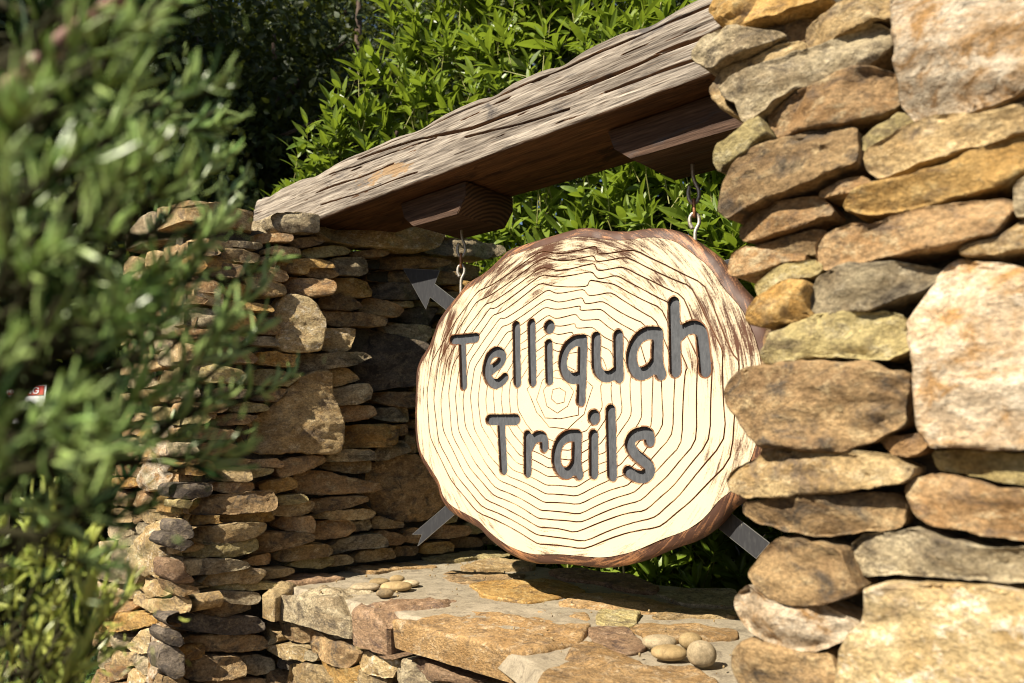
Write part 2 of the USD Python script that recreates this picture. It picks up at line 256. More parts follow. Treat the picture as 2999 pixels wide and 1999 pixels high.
def rock(poly, face, seed, depth=.14, sp=.011, rnd=None, lift=0.0, rough=1.0, tilt=None, facets=5, facet_slope=(.18, .95), bed=(1.0, 2.6)):
    rng = np.random.default_rng(seed)
    if poly.geom_type != "Polygon": poly = max(poly.geoms, key=lambda g: g.area)
    B = densify(poly, sp)
    # ragged outline
    amp = .0055 * rough
    q = np.column_stack([B, np.full(len(B), seed * 3.7)])
    B = B + amp * 2 * np.stack([meshkit.fbm(q * 45, 3, seed) - .5, meshkit.fbm(q * 45 + 9, 3, seed + 5) - .5], 1)
    P = Polygon(B).buffer(0)
    if P.geom_type != "Polygon": P = max(P.geoms, key=lambda g: g.area)
    B = np.array(shapely.segmentize(P.exterior, sp * 1.3).coords)[:-1]
    if not P.exterior.is_ccw: B = B[::-1]
    thin = math.sqrt(P.area) * .5
    mr = P.minimum_rotated_rectangle; e = np.array(mr.exterior.coords); w_ = min(np.linalg.norm(e[1] - e[0]), np.linalg.norm(e[2] - e[1]))
    r = rnd if rnd is not None else min(.011, w_ * rng.uniform(.05, .11))
    pts = [B]
    for k in (.25, .6, 1.0):
        I = P.buffer(-r * k)
        for g in getattr(I, "geoms", [I]):
            if g.area > 1e-5:
                g = g.simplify(sp * .1); pts.append(np.array(shapely.segmentize(g.exterior, sp * (1.0 + .1 * k)).coords)[:-1])
    x0, y0, x1, y1 = P.bounds
    gx, gy = np.meshgrid(np.arange(x0, x1, sp), np.arange(y0, y1, sp * .87)); gx[1::2] += sp / 2
    G = np.column_stack([gx.ravel(), gy.ravel()]) + rng.uniform(-.22, .22, (gx.size, 2)) * sp
    I = P.buffer(-r * 1.0 - sp * .45)
    if not I.is_empty: pts.append(G[shapely.contains_xy(I, G[:, 0], G[:, 1])])
    A = np.vstack(pts)
    from scipy.spatial import Delaunay
    T = Delaunay(A).simplices; c = A[T].mean(1)
    a = A[T]; area = (a[:, 1, 0] - a[:, 0, 0]) * (a[:, 2, 1] - a[:, 0, 1]) - (a[:, 1, 1] - a[:, 0, 1]) * (a[:, 2, 0] - a[:, 0, 0])
    T = np.where((area < 0)[:, None], T[:, ::-1], T)
    T = T[shapely.contains_xy(P.buffer(1e-5), c[:, 0], c[:, 1]) & (np.abs(area) > 1e-9)]
    d = shapely.distance(shapely.points(A), P.exterior); d[:len(B)] = 0
    dd = np.minimum(d, r)
    h = -r + np.sqrt(np.maximum(r * r - (r - dd) ** 2, 0))
    h = np.where(d > r, h + .25 * r * np.minimum((d - r) / max(thin, 1e-3), 1), h)
    cen = A.mean(0); ext = max(x1 - x0, y1 - y0)
    for _ in range(facets):                                         # broken planes
        ang = rng.uniform(0, 2 * math.pi); s = rng.uniform(*facet_slope); off = rng.uniform(.05, .42) * min(ext * .5, w_ * (.8 if abs(math.sin(ang)) > .6 else 1.6))
        h = np.minimum(h, s * (off - (A - cen) @ [math.cos(ang), math.sin(ang)]) * .6 + .002)
    h = np.maximum(h, -depth * .45)
    q = np.column_stack([A[:, 0] * bed[0], A[:, 1] * bed[1], h]) + seed * 1.37
    nz = .011 * (meshkit.fbm(q * 11, 3, seed) - .5) + .010 * (meshkit.fbm(q * 34, 3, seed + 1) - .5) + .0045 * (meshkit.fbm(q * 95, 2, seed + 2) - .5)
    tr = meshkit.fbm(np.column_stack([A[:, 0] * 5, A[:, 1] * 17, h * 20]) + seed * .73, 3, seed + 3) * 6; fr = tr - np.floor(tr)      # split layers: flat treads with short steep risers
    nz += .0075 * (np.floor(tr) + np.clip((fr - .72) / .28, 0, 1) - 3)
    rg = np.abs(meshkit.fbm(q * [7, 26, 22], 3, seed + 7) - .5); nz -= .006 * np.clip(.016 - rg, 0, 1) / .016 * (meshkit.noise(q * 5, seed + 9) > .62)
    h = h + rough * nz * (min(1.0, w_ / .09)) * np.clip(.35 + d / r, 0, 1)
    if tilt is None: tilt = rng.normal(0, .05, 2)
    h = h + (A - cen) @ np.asarray(tilt)
    n = len(B)
    rings = [np.column_stack([B, h[:n]])]
    for k, z in ((1, -r - (depth - r) * .2), (2, -r - (depth - r) * .55), (3, -depth)):
        f = cen + (B - cen) * (1 - .012 * k)
        q = np.column_stack([B, np.full(n, z)]) * 30
        f = f + .006 * rough * np.stack([meshkit.fbm(q + 3, 2, seed + k) - .5, meshkit.fbm(q + 8, 2, seed + k + 3) - .5], 1)
        rings.append(np.column_stack([f, np.full(n, z)]))
    V = [np.column_stack([A, h])]; base = len(A); F = [T]; prev = np.arange(n)
    for k in range(1, 4):
        V.append(rings[k]); cur = base + np.arange(n); base += n
        F += [np.stack([prev, cur, np.roll(cur, -1)], 1), np.stack([prev, np.roll(cur, -1), np.roll(prev, -1)], 1)]; prev = cur
    V.append(np.array([[*cen, -depth]])); F.append(np.stack([np.roll(prev, -1), prev, np.full(n, base)], 1))
    V = np.vstack(V); V[:, 2] += lift
    return face.xyz(V), np.vstack(F)
def smooth_rock(name, mesh, mat, parent): return obj(name, mesh, mat, parent, smooth=33)

XL, YF, ZS = -1.25, -.76, -.70
YR = -.70
XR = .84
INNER = Face(0, XL, Y, Z, X)
FRONT = Face(1, YF, X, Z, -Y)
RFRONT = Face(1, YR, X, Z, -Y)
TOP = Face(2, ZS, X, Y, Z)
LEDGE = Face(1, -.405, X, Z, -Y)

def stones(parent, face, rows, seed, sp, depth, **kw):
    polys = []
    for i, row in enumerate(rows):
        t, mat, s = row[:3]; opt = dict(row[3]) if len(row) > 3 else {}
        P = Polygon(face.uv(tile(t, s))).buffer(0)
        if P.geom_type != "Polygon": P = max(P.geoms, key=lambda g: g.area)
        polys.append(P)
        a = dict(kw); a.update(depth=depth, sp=sp); a.update(opt)
        rng = np.random.default_rng(seed + i)
        a.setdefault("lift", rng.uniform(-.012, .014))
        if face is INNER: a.setdefault("tilt", (rng.normal(.50, .13), rng.normal(-.06, .07)))
        P = P.buffer(a.pop("grow", .0025), join_style=2)
        smooth_rock("stone", rock(P, face, seed + i, **a), mat, parent)
    return polys
def fill(parent, face, region, taken, seed, sp, depth, mats, rows=(.05, .10), widths=(.10, .26), lift=(-.02, .012), flat=0.0, name="stone"):
    rng = np.random.default_rng(seed); x0, y0, x1, y1 = region.bounds; v = y0; n = 0
    free = region.difference(unary_union([p.buffer(.005) for p in taken])) if taken else region
    while v < y1:
        hgt = rng.uniform(*rows); u = x0 - rng.uniform(0, .1)
        while u < x1:
            w = rng.uniform(*widths); j = lambda s: rng.uniform(-s, s)
            t0, t1 = rng.uniform(.0, .25) * hgt, rng.uniform(0, .25) * hgt
            a = [(u + .004, v + hgt * .3 + j(.01)), (u + .015 + w * .06, v + .003 + t0 * .5), (u + w * .5, v + .002 + j(.004)), (u + w - .02, v + .003 + t1 * .5), (u + w - .003, v + hgt * .45 + j(.012)), (u + w - .015 - w * .05, v + hgt - .004 - t0), (u + w * .45, v + hgt - .002 - j(.005)), (u + .02, v + hgt - .004 - t1)]
            g = Polygon(a).buffer(0).intersection(free).buffer(-.003)
            if g.geom_type != "Polygon" and not g.is_empty: g = max(g.geoms, key=lambda q: q.area)
            if not g.is_empty and g.area > .0011 and g.area > .3 * w * hgt * .5:
                g = g.buffer(.002)
                smooth_rock(name, rock(g, face, seed + 1000 + n, depth=depth, sp=sp, lift=rng.uniform(*lift), tilt=(rng.normal(.48, .13), rng.normal(-.05, .07)) if face is INNER else None), mats[rng.integers(len(mats))], parent); n += 1
            u += w
        v += hgt
    return n
def slab_box(x0, x1, y0, y1, z0, z1):
    b = trimesh.creation.box([x1 - x0, y1 - y0, z1 - z0]); b.apply_translation([(x0 + x1) / 2, (y0 + y1) / 2, (z0 + z1) / 2]); return b

# ------------------------------------------------------------------ ground and hill
def ground_height(x, y):
    d = np.hypot(x - 1.5, y + 1.9)
    back = np.clip((d - 11) / 14, 0, 1) * (np.clip((-x + y * .4) / 8, 0, 1))
    return -1.6 + 7.0 * back ** 1.3 + .05 * (meshkit.fbm(np.stack([x, y, x * 0], -1) * .9, 3, 3) - .5)
gx, gy = np.meshgrid(np.concatenate([[-70, -50, -38], np.arange(-32, 12, .5), [16, 25, 40, 60]]), np.concatenate([[-60, -40, -25], np.arange(-14, 26, .5), [30, 40, 60]]), indexing="ij")
nx_, ny_ = gx.shape; ii, jj = np.meshgrid(np.arange(nx_ - 1), np.arange(ny_ - 1), indexing="ij"); k0 = ii * ny_ + jj
GF = np.vstack([np.stack([k0, k0 + ny_, k0 + ny_ + 1], -1).reshape(-1, 3), np.stack([k0, k0 + ny_ + 1, k0 + 1], -1).reshape(-1, 3)])
tag(obj("ground", (np.column_stack([gx.ravel(), gy.ravel(), ground_height(gx, gy).ravel()]), GF), "soil", smooth=True), kind="structure")

# ------------------------------------------------------------------ right pillar
pillar_r = thing("stone_pillar", "big close sunlit pillar of dry-stacked sandstone at the right edge of the photo", "stone pillar", (XR + .4, 0, -1.6))
obj("core", slab_box(XR + .09, 1.75, YR + .085, .74, -1.65, 1.28), "core", pillar_r)
R = [
 ("T3", "white", "1430,-20 1440,130 1470,300 1480,480 1490,680 1530,775 1620,825 1700,800 1850,768 2100,728 2351,640 2700,560 2750,-300 1440,-300", dict(facets=1, sp=.012, depth=.2, lift=.02)),
 ("T3", "grey", "60,360 130,270 260,215 370,180 430,200 520,205 620,198 672,213 560,280 480,330 360,370 200,465 120,432 70,405"),
 ("T3", "tan", "800,240 812,150 930,70 1060,-10 1180,-90 1400,-110 1430,-20 1435,70 1380,110 1310,92 1200,160 1000,270 850,330 800,310", dict(grow=.0)),
 ("T3", "tan", "130,580 230,450 330,405 460,362 620,272 790,240 845,320 740,345 690,400 480,487 330,522 262,600 255,670 325,755 240,718 170,660", dict(lift=-.012)),
 ("T3", "grey", "255,610 330,540 480,460 640,420 750,370 890,330 1000,260 1150,190 1270,125 1340,118 1395,180 1425,265 1345,325 1250,402 1120,472 940,542 700,642 560,742 430,842 390,780 380,682 330,692 280,660", dict(lift=.015)),
 ("T3", "rust", "540,760 620,720 760,640 900,590 1080,490 1200,455 1330,455 1462,490 1475,680 1350,762 1180,822 1000,862 850,892 650,945 590,870 545,820", dict(lift=.012)),
 ("T3", "olive", "205,1120 240,1020 330,940 450,850 530,815 605,940 520,970 440,1055 280,1130 258,1185"),
 ("T3", "brown", "240,1440 250,1340 300,1200 400,1090 520,1000 650,960 800,940 940,872 1060,860 1180,870 1200,1000 1200,1120 1050,1190 800,1290 600,1370 420,1442 300,1505", dict(lift=.02, facets=2)),
 ("T3", "olive", "1200,930 1280,870 1380,820 1470,770 1530,790 1562,840 1470,872 1400,930 1250,1012 1210,980", dict(lift=-.01)),
 ("T3", "tan", "1235,1080 1260,1010 1400,960 1560,862 1700,812 1880,790 2030,815 2180,760 2351,690 2600,640 2600,830 2351,862 2150,960 1850,1050 1600,1112 1350,1200 1260,1170", dict(lift=.012)),
 ("T3", "orange", "1120,1400 1180,1320 1300,1280 1450,1240 1600,1210 1800,1150 1990,1060 2100,980 2351,890 2600,850 2600,1080 2351,1150 2230,1200 2200,1270 2000,1322 1750,1390 1500,1440 1250,1470 1130,1440", dict(lift=.01)),
 ("T3", "rust", "930,1310 1060,1250 1230,1200 1265,1250 1260,1285 1120,1312 940,1342", dict(lift=-.005)),
 ("T3", "rust", "310,1530 430,1460 560,1400 730,1350 910,1330 1010,1440 900,1480 700,1565 520,1622 400,1645 340,1600"),
 ("T6", "rust", "280,160 390,110 430,130 600,150 640,180 780,155 790,180 660,222 540,272 400,322 290,312 275,220"),
 ("T6", "brown", "420,118 560,60 700,15 900,-20 930,60 875,150 760,150 640,172 600,145", dict(lift=-.035)),
 ("T6", "rust", "870,100 960,20 1150,-32 1310,-12 1460,-72 1700,-138 1950,-170 2250,-200 2285,-150 2200,-60 2150,25 1850,112 1650,152 1400,202 1200,235 1000,265 900,265 885,200", dict(lift=.015)),
 ("T6", "tan", "1910,140 2000,90 2150,60 2280,-10 2351,-60 2600,-120 2600,60 2351,140 2150,150 1950,190 1900,165"),
 ("T3", "grey", "2280,1290 2340,1220 2600,1150 2600,1420 2351,1480 2295,1470 2290,1380"),
 ("T6", "olive", "465,380 550,320 640,265 760,240 860,205 900,240 905,292 780,342 650,372 560,422 490,472 470,430", dict(lift=-.005)),
 ("T6", "orange", "430,620 460,550 520,480 620,420 720,365 800,370 880,385 850,480 860,560 900,600 750,640 600,672 480,667 440,640"),
 ("T6", "grey", "850,460 890,390 920,320 1000,300 1150,250 1300,235 1450,235 1600,260 1750,290 1700,360 1600,432 1450,492 1300,552 1150,572 1000,602 920,597 870,540", dict(lift=.012)),
 ("T6", "olive", "530,890 570,800 600,720 690,690 780,640 1000,590 1200,580 1480,590 1540,650 1562,760 1540,852 1400,892 1200,890 930,880 800,922 650,942 560,932", dict(lift=.016, rough=1.3)),
 ("T6", "brown", "275,1130 330,1050 420,990 600,950 850,930 1100,925 1350,940 1450,990 1570,1000 1560,1130 1530,1240 1540,1350 1400,1422 1250,1492 1100,1542 900,1532 700,1512 570,1502 450,1400 340,1260 290,1210", dict(lift=.028, facets=2)),
 ("T6", "white", "1550,640 1600,560 1700,400 1760,280 1850,205 2000,215 2200,240 2351,300 2700,380 2800,900 2750,1450 2351,1530 2000,1502 1750,1512 1650,1400 1620,1200 1630,1050 1600,850 1570,720", dict(facets=2, sp=.012, depth=.2, lift=.025)),
 ("T6", "rust", "1340,1470 1450,1440 1640,1412 1660,1440 1600,1550 1520,1582 1400,1542", dict(lift=-.012)),
 ("T9", "tan", "260,190 310,110 450,50 560,-10 700,-40 950,-30 1200,-20 1400,0 1580,90 1540,170 1350,210 1100,250 850,267 600,282 430,292 310,252", dict(lift=.022)),
 ("T9", "brown", "380,370 430,325 520,330 620,290 850,270 1100,280 1400,275 1470,300 1490,400 1480,480 1300,522 1100,542 850,547 650,512 500,452 410,412", dict(lift=.008)),
 ("T9", "olive", "1680,-10 1850,-30 2100,-20 2351,0 2650,30 2650,210 2351,202 2150,172 1900,112 1720,112"),
 ("T9", "rust", "1505,230 1560,180 1680,130 1850,140 1950,170 2100,220 2351,240 2650,280 2650,590 2351,572 2100,542 1900,502 1750,472 1620,422 1530,330", dict(lift=.018)),
 ("T9", "brown", "450,820 500,740 560,650 640,580 800,590 1000,620 1110,640 1140,740 1200,840 1250,930 1100,980 950,1027 750,1022 600,982 500,902", dict(lift=.022, facets=2)),
 ("T9", "grey", "1130,620 1200,565 1400,545 1580,520 1700,550 1900,600 2150,650 2351,640 2650,640 2650,900 2351,882 2100,852 1850,832 1600,832 1400,822 1200,842 1140,740", dict(lift=.014)),
 ("T9", "white", "335,1040 400,940 460,890 530,960 600,1010 750,1030 950,1040 1080,1100 1190,1170 1170,1240 1050,1312 900,1342 750,1347 620,1292 520,1242 440,1202 380,1120", dict(lift=.016, rough=1.3)),
 ("T9", "brown", "295,1460 330,1360 420,1290 500,1265 620,1310 780,1360 990,1370 1030,1450 1080,1568 1100,1750 450,1750 330,1560", dict(lift=.01)),
 ("T9", "gold", "1085,1500 1130,1330 1180,1200 1260,1160 1290,1030 1300,920 1370,880 1600,880 1900,890 2200,920 2351,960 2800,1000 2900,1500 2800,1900 1150,1900 1090,1650", dict(facets=2, sp=.012, depth=.2, lift=.026)),
 ("T3", "orange", "130,20 200,-120 520,-160 490,20 400,140 320,185 210,110", dict(lift=-.015)),
 ("T3", "orange", "395,158 475,50 500,-30 800,-120 1000,-60 880,25 620,105", dict(lift=.01)),
 ("T3", "brown", "395,185 620,120 890,50 905,75 800,140 780,215 700,212 640,190 520,198", dict(lift=-.03)),
]
rp = stones(pillar_r, RFRONT, R, 100, .0085, .16)
reg = sbox(XR + .06, -1.55, 1.62, 1.15)
fill(pillar_r, RFRONT, reg, rp, 300, .013, .12, ["tan", "brown", "rust", "grey", "olive"], lift=(-.04, -.02))
RIN = Face(0, XR, Y, Z, -X)
RIN.U = -Y
fill(pillar_r, RIN, Polygon([(-.76, -1.5), (.60, -1.5), (.60, .76), (-.76, .76)]), [], 400, .022, .10, ["tan", "brown", "rust", "grey"], rows=(.07, .13), widths=(.16, .34))

# ------------------------------------------------------------------ left pillar
pillar_l = thing("stone_pillar", "farther left stone pillar of thin stacked slabs, half hidden behind the blurred conifer", "stone pillar", (XL - .35, 0, -1.6))
obj("core", slab_box(-1.97, XL - .075, YF + .085, .84, -1.65, .70), "core", pillar_l)
L = [
 ("U1", "grey", "280,390 330,360 450,360 560,375 640,400 645,545 560,535 450,530 340,510 300,450", dict(lift=.02)),
 ("U1", "gold", "655,440 690,400 800,400 900,405 1100,440 1300,465 1500,490 1590,540 1625,600 1590,690 1520,715 1350,690 1150,655 950,625 800,590 700,530 660,480", dict(lift=.03)),
 ("U1", "grey", "1620,570 1700,560 1800,575 1950,590 2100,625 2190,650 2170,720 2130,765 1950,740 1750,720 1600,700 1620,640", dict(lift=.02)),
 ("U1", "grey", "2195,640 2280,640 2300,690 2250,730 2195,740"),
 ("U1", "rust", "170,540 270,530 350,535 440,560 440,605 330,610 180,600"), ("U1", "brown", "450,590 540,570 640,570 740,600 690,630 570,655 480,625"),
 ("U1", "tan", "250,660 340,645 430,650 540,670 550,720 480,735 330,720 250,700"), ("U1", "olive", "555,700 600,665 760,645 900,640 970,680 930,715 780,730 620,735"),
 ("U1", "rust", "985,700 1050,680 1200,680 1275,700 1270,730 1100,740 1000,735"), ("U1", "brown", "1115,780 1200,745 1400,735 1600,760 1740,800 1720,835 1500,840 1250,830 1125,820"),
 ("U1", "brown", "170,740 240,725 320,750 310,820 220,800 160,780"), ("U1", "orange", "330,810 380,750 480,745 640,760 760,800 780,850 700,840 600,835 580,890 450,855 340,830"),
 ("U1", "brown", "590,860 620,830 720,840 790,870 830,910 800,925 700,925 600,900", dict(lift=.015)), ("U1", "grey", "810,790 830,745 950,740 1070,755 1085,880 1040,905 900,890 820,870"),
 ("U1", "brown", "1130,900 1200,855 1350,850 1450,860 1700,865 1860,880 1880,980 1700,975 1400,950 1250,945 1140,935"), ("U1", "dark", "1150,990 1250,955 1400,955 1520,990 1560,1060 1540,1110 1400,1110 1200,1090 1150,1060"),
 ("U1", "rust", "80,830 140,800 280,830 400,870 410,920 380,960 280,930 150,890 80,870"), ("U1", "tan", "60,930 150,910 260,930 390,985 395,1040 360,1080 260,1085 120,1050", dict(lift=.015)),
 ("U1", "rust", "420,930 470,905 600,930 760,960 770,1050 730,1080 600,1085 450,1055 415,1000"), ("U1", "orange", "765,965 850,915 1000,920 1100,960 1130,1030 1110,1085 1030,1095 900,1060 780,1020"),
 ("U1", "brown", "700,1150 750,1060 800,1045 930,1080 1020,1130 1045,1175 1000,1200 880,1195 720,1165"), ("U1", "rust", "1060,1170 1110,1090 1200,1095 1350,1150 1400,1200 1350,1265 1200,1240 1080,1215"),
 ("U1", "dark", "1400,1240 1480,1190 1600,1170 1740,1180 1700,1250 1640,1330 1500,1300 1410,1280"),
 ("U1", "gold", "310,1240 350,1140 400,1065 480,1075 560,1110 610,1170 640,1260 660,1330 640,1450 620,1560 500,1570 380,1560 320,1450 345,1350", dict(lift=.045, tilt=(.50, -.05), facets=2, depth=.2)),
 ("U1", "brown", "660,1220 700,1195 880,1210 960,1210 1100,1240 1230,1290 1210,1340 1080,1340 900,1330 740,1300 680,1270"), ("U1", "grey", "1250,1340 1300,1300 1450,1320 1620,1340 1620,1420 1580,1480 1450,1440 1300,1390"),
 ("U1", "gold", "670,1390 720,1360 860,1365 950,1370 940,1450 910,1550 780,1555 690,1520", dict(lift=.015)),
 ("U3", "dark", "1548,0 1590,-100 1670,-125 1840,-100 1990,-40 2130,30 2160,90 2100,250 2080,385 1900,395 1760,430 1680,440 1640,330 1610,200 1560,90", dict(facets=2)),
 ("U3", "grey", "1075,160 1110,115 1270,105 1450,100 1600,105 1645,150 1560,180 1480,215 1350,230 1180,260 1080,300 1070,230", dict(lift=.05)),
 ("U3", "tan", "1310,280 1340,240 1490,225 1540,280 1590,330 1450,375 1370,405 1335,380 1330,310"), ("U3", "grey", "1365,440 1400,410 1560,370 1640,370 1670,430 1660,500 1560,540 1450,545 1390,560 1370,510", dict(lift=.03)),
 ("U3", "rust", "1400,600 1440,570 1560,545 1700,560 1720,630 1640,670 1480,695 1410,695"), ("U3", "brown", "1690,460 1800,435 2080,440 2085,560 1990,575 1880,545 1760,510", dict(lift=.02)),
 ("U3", "grey", "1730,620 1790,580 1900,570 2045,580 2040,690 1920,690 1800,670 1740,650", dict(lift=.02)), ("U3", "orange", "1415,800 1430,740 1560,720 1750,715 1910,730 1890,820 1860,890 1700,910 1520,920 1440,890", dict(lift=.035)),
 ("U3", "brown", "1910,730 2030,710 2030,800 1920,820"),
 ("U3", "tan", "620,760 760,640 900,550 990,430 1020,380 1080,320 1180,270 1290,245 1330,290 1335,350 1325,420 1350,520 1390,640 1405,740 1395,850 1370,940 1300,975 1180,965 1060,950 900,970 780,970 700,930 630,840", dict(lift=.03, tilt=(.34, -.04), facets=1, depth=.2)),
 ("U3", "grey", "1350,1000 1380,930 1500,930 1700,935 1715,1010 1600,1020 1470,1030 1370,1030", dict(lift=.03)), ("U3", "tan", "1330,1080 1380,1040 1500,1030 1720,1010 1720,1100 1690,1135 1550,1130 1400,1110"),
 ("U3", "grey", "1735,990 1780,920 1880,880 1970,850 2010,940 1950,970 1830,1020 1750,1025", dict(lift=.03)),
 ("U3", "brown", "1700,1150 1740,1060 1850,1020 1960,965 2090,970 2150,1050 2230,1160 2330,1380 2250,1480 2180,1550 2050,1550 1900,1530 1780,1470 1720,1400 1680,1300 1710,1220", dict(facets=2)),
 ("U3", "tan", "2010,900 2040,790 2090,850 2090,960 2020,940"), ("U3", "rust", "910,1100 950,1040 1050,1000 1200,975 1300,990 1320,1030 1260,1060 1130,1110 1040,1150 940,1180", dict(lift=.025)),
 ("U3", "rust", "660,1060 760,1020 900,1010 945,1040 940,1080 800,1080 670,1080"), ("U3", "rust", "1065,1260 1070,1140 1200,1115 1350,1125 1450,1160 1600,1190 1720,1210 1740,1260 1650,1300 1400,1310 1250,1320 1100,1300", dict(lift=.02)),
 ("U3", "orange", "780,1240 850,1210 1000,1160 1060,1190 1065,1250 960,1290 880,1310 800,1280"), ("U3", "tan", "390,1150 420,1100 560,1085 640,1100 660,1180 600,1205 450,1195", dict(lift=.02)),
 ("U3", "olive", "660,1110 760,1090 870,1100 850,1130 740,1170 670,1170"), ("U3", "rust", "360,1270 380,1220 560,1215 700,1220 720,1260 650,1295 480,1300"), ("U3", "dark", "20,1260 60,1230 200,1220 345,1220 340,1330 150,1350 20,1340"),
 ("U3", "brown", "150,1480 200,1350 450,1320 640,1295 790,1285 830,1340 820,1430 650,1470 450,1480 250,1495", dict(lift=.03)), ("U3", "olive", "830,1370 960,1330 1090,1310 1130,1360 1040,1400 850,1400"),
 ("U3", "tan", "850,1480 960,1410 1090,1370 1170,1365 1220,1400 1170,1470 1080,1500 900,1500", dict(lift=.02)), ("U3", "brown", "1200,1420 1240,1370 1400,1340 1600,1320 1620,1360 1500,1420 1380,1460 1240,1475"),
 ("U3", "tan", "1215,1500 1320,1470 1500,1450 1690,1435 1720,1480 1650,1530 1400,1530 1240,1520", dict(lift=.03)),
 ("U4", "orange", "1150,160 1180,130 1350,115 1530,80 1590,95 1630,150 1560,180 1400,185 1250,195"), ("U4", "rust", "1645,210 1680,150 1800,145 1910,125 1940,180 1915,270 1800,270 1680,240", dict(lift=.015)),
 ("U4", "rust", "1930,260 1960,200 2150,175 2280,170 2320,230 2260,300 2100,330 1980,330"), ("U4", "tan", "900,280 930,240 1100,215 1300,190 1470,180 1500,230 1420,310 1250,350 1080,370 950,365", dict(lift=.03)),
 ("U4", "brown", "1420,420 1480,290 1600,270 1780,265 1900,285 1880,330 1750,390 1600,440 1420,480", dict(lift=.01)), ("U4", "olive", "840,400 870,360 960,372 1150,358 1300,345 1450,320 1450,390 1350,450 1200,480 1000,490 850,480"),
 ("U4", "tan", "1640,470 1680,430 1850,385 2030,365 2065,420 2040,460 1900,490 1720,530 1660,510", dict(lift=.03)), ("U4", "grey", "2090,430 2200,340 2317,305 2480,280 2530,320 2540,385 2400,400 2250,440 2130,475", dict(lift=.015)),
 ("U4", "olive", "1760,560 1850,520 2000,490 2110,480 2120,530 2000,580 1850,575"), ("U4", "grey", "840,560 870,490 1000,495 1200,500 1330,510 1350,550 1250,590 1050,630 930,650 880,630", dict(lift=.015)),
 ("U4", "rust", "1390,540 1480,490 1610,450 1610,540 1500,565", dict(lift=-.02)), ("U4", "tan", "1000,720 1080,640 1250,600 1440,570 1480,600 1430,700 1280,700 1100,735", dict(lift=.025)),
 ("U4", "tan", "1460,620 1560,590 1740,570 1760,600 1650,650 1560,680 1450,690"), ("U4", "olive", "955,740 1080,742 1300,710 1500,700 1580,690 1570,730 1400,760 1100,770 960,765"),
 ("U4", "grey", "960,800 1000,780 1200,780 1440,775 1455,820 1420,875 1250,870 1000,870", dict(lift=.02)), ("U4", "brown", "885,890 950,872 1150,878 1400,878 1410,930 1280,980 1050,1010 950,990", dict(lift=.01)),
 ("U4", "dark", "690,1020 780,970 900,965 1150,1012 1400,980 1450,1020 1450,1090 1300,1130 1100,1140 850,1120 740,1080", dict(lift=.02)), ("U4", "brown", "820,1240 870,1190 1100,1170 1300,1140 1480,1150 1560,1230 1450,1280 1200,1300 900,1310 830,1290"),
 ("U4", "brown", "845,1480 860,1330 1100,1345 1290,1330 1320,1400 1330,1480 1150,1530 950,1558 880,1530", dict(lift=.015)), ("U4", "grey", "1320,1360 1480,1320 1590,1350 1590,1450 1450,1500 1360,1490"),
 ("U4", "rust", "1000,1580 1300,1545 1560,1520 1600,1700 1000,1740"),
 ("U4", "dark", "750,220 800,165 850,165 900,220 910,310 850,330 780,290", dict(lift=.01)), ("U4", "dark", "650,360 700,290 770,280 850,332 910,352 830,430 740,400", dict(lift=.01)),
 ("U4", "purple", "695,560 710,510 780,510 830,540 840,620 930,690 850,715 740,690 700,640"), ("U4", "brown", "735,700 800,715 950,740 950,830 860,850 780,800"),
 ("U4", "dark", "660,1150 690,1110 800,1130 830,1200 800,1250 720,1240"), ("U4", "dark", "660,1370 690,1270 780,1260 840,1310 835,1500 760,1540 690,1470"),
]
lp = stones(pillar_l, INNER, L, 1000, .0115, .13)
zt = .80
regL = Polygon([(YF - .02, -1.5), (.86, -1.5), (.86, .76), (YF - .02, .62)])
LM = ["tan", "brown", "rust", "grey", "olive", "orange", "brown"]
fill(pillar_l, INNER, regL.difference(sbox(-.46, -.95, .9, -.69)), lp, 1300, .014, .12, LM, rows=(.045, .085), widths=(.12, .26), lift=(-.015, .015))
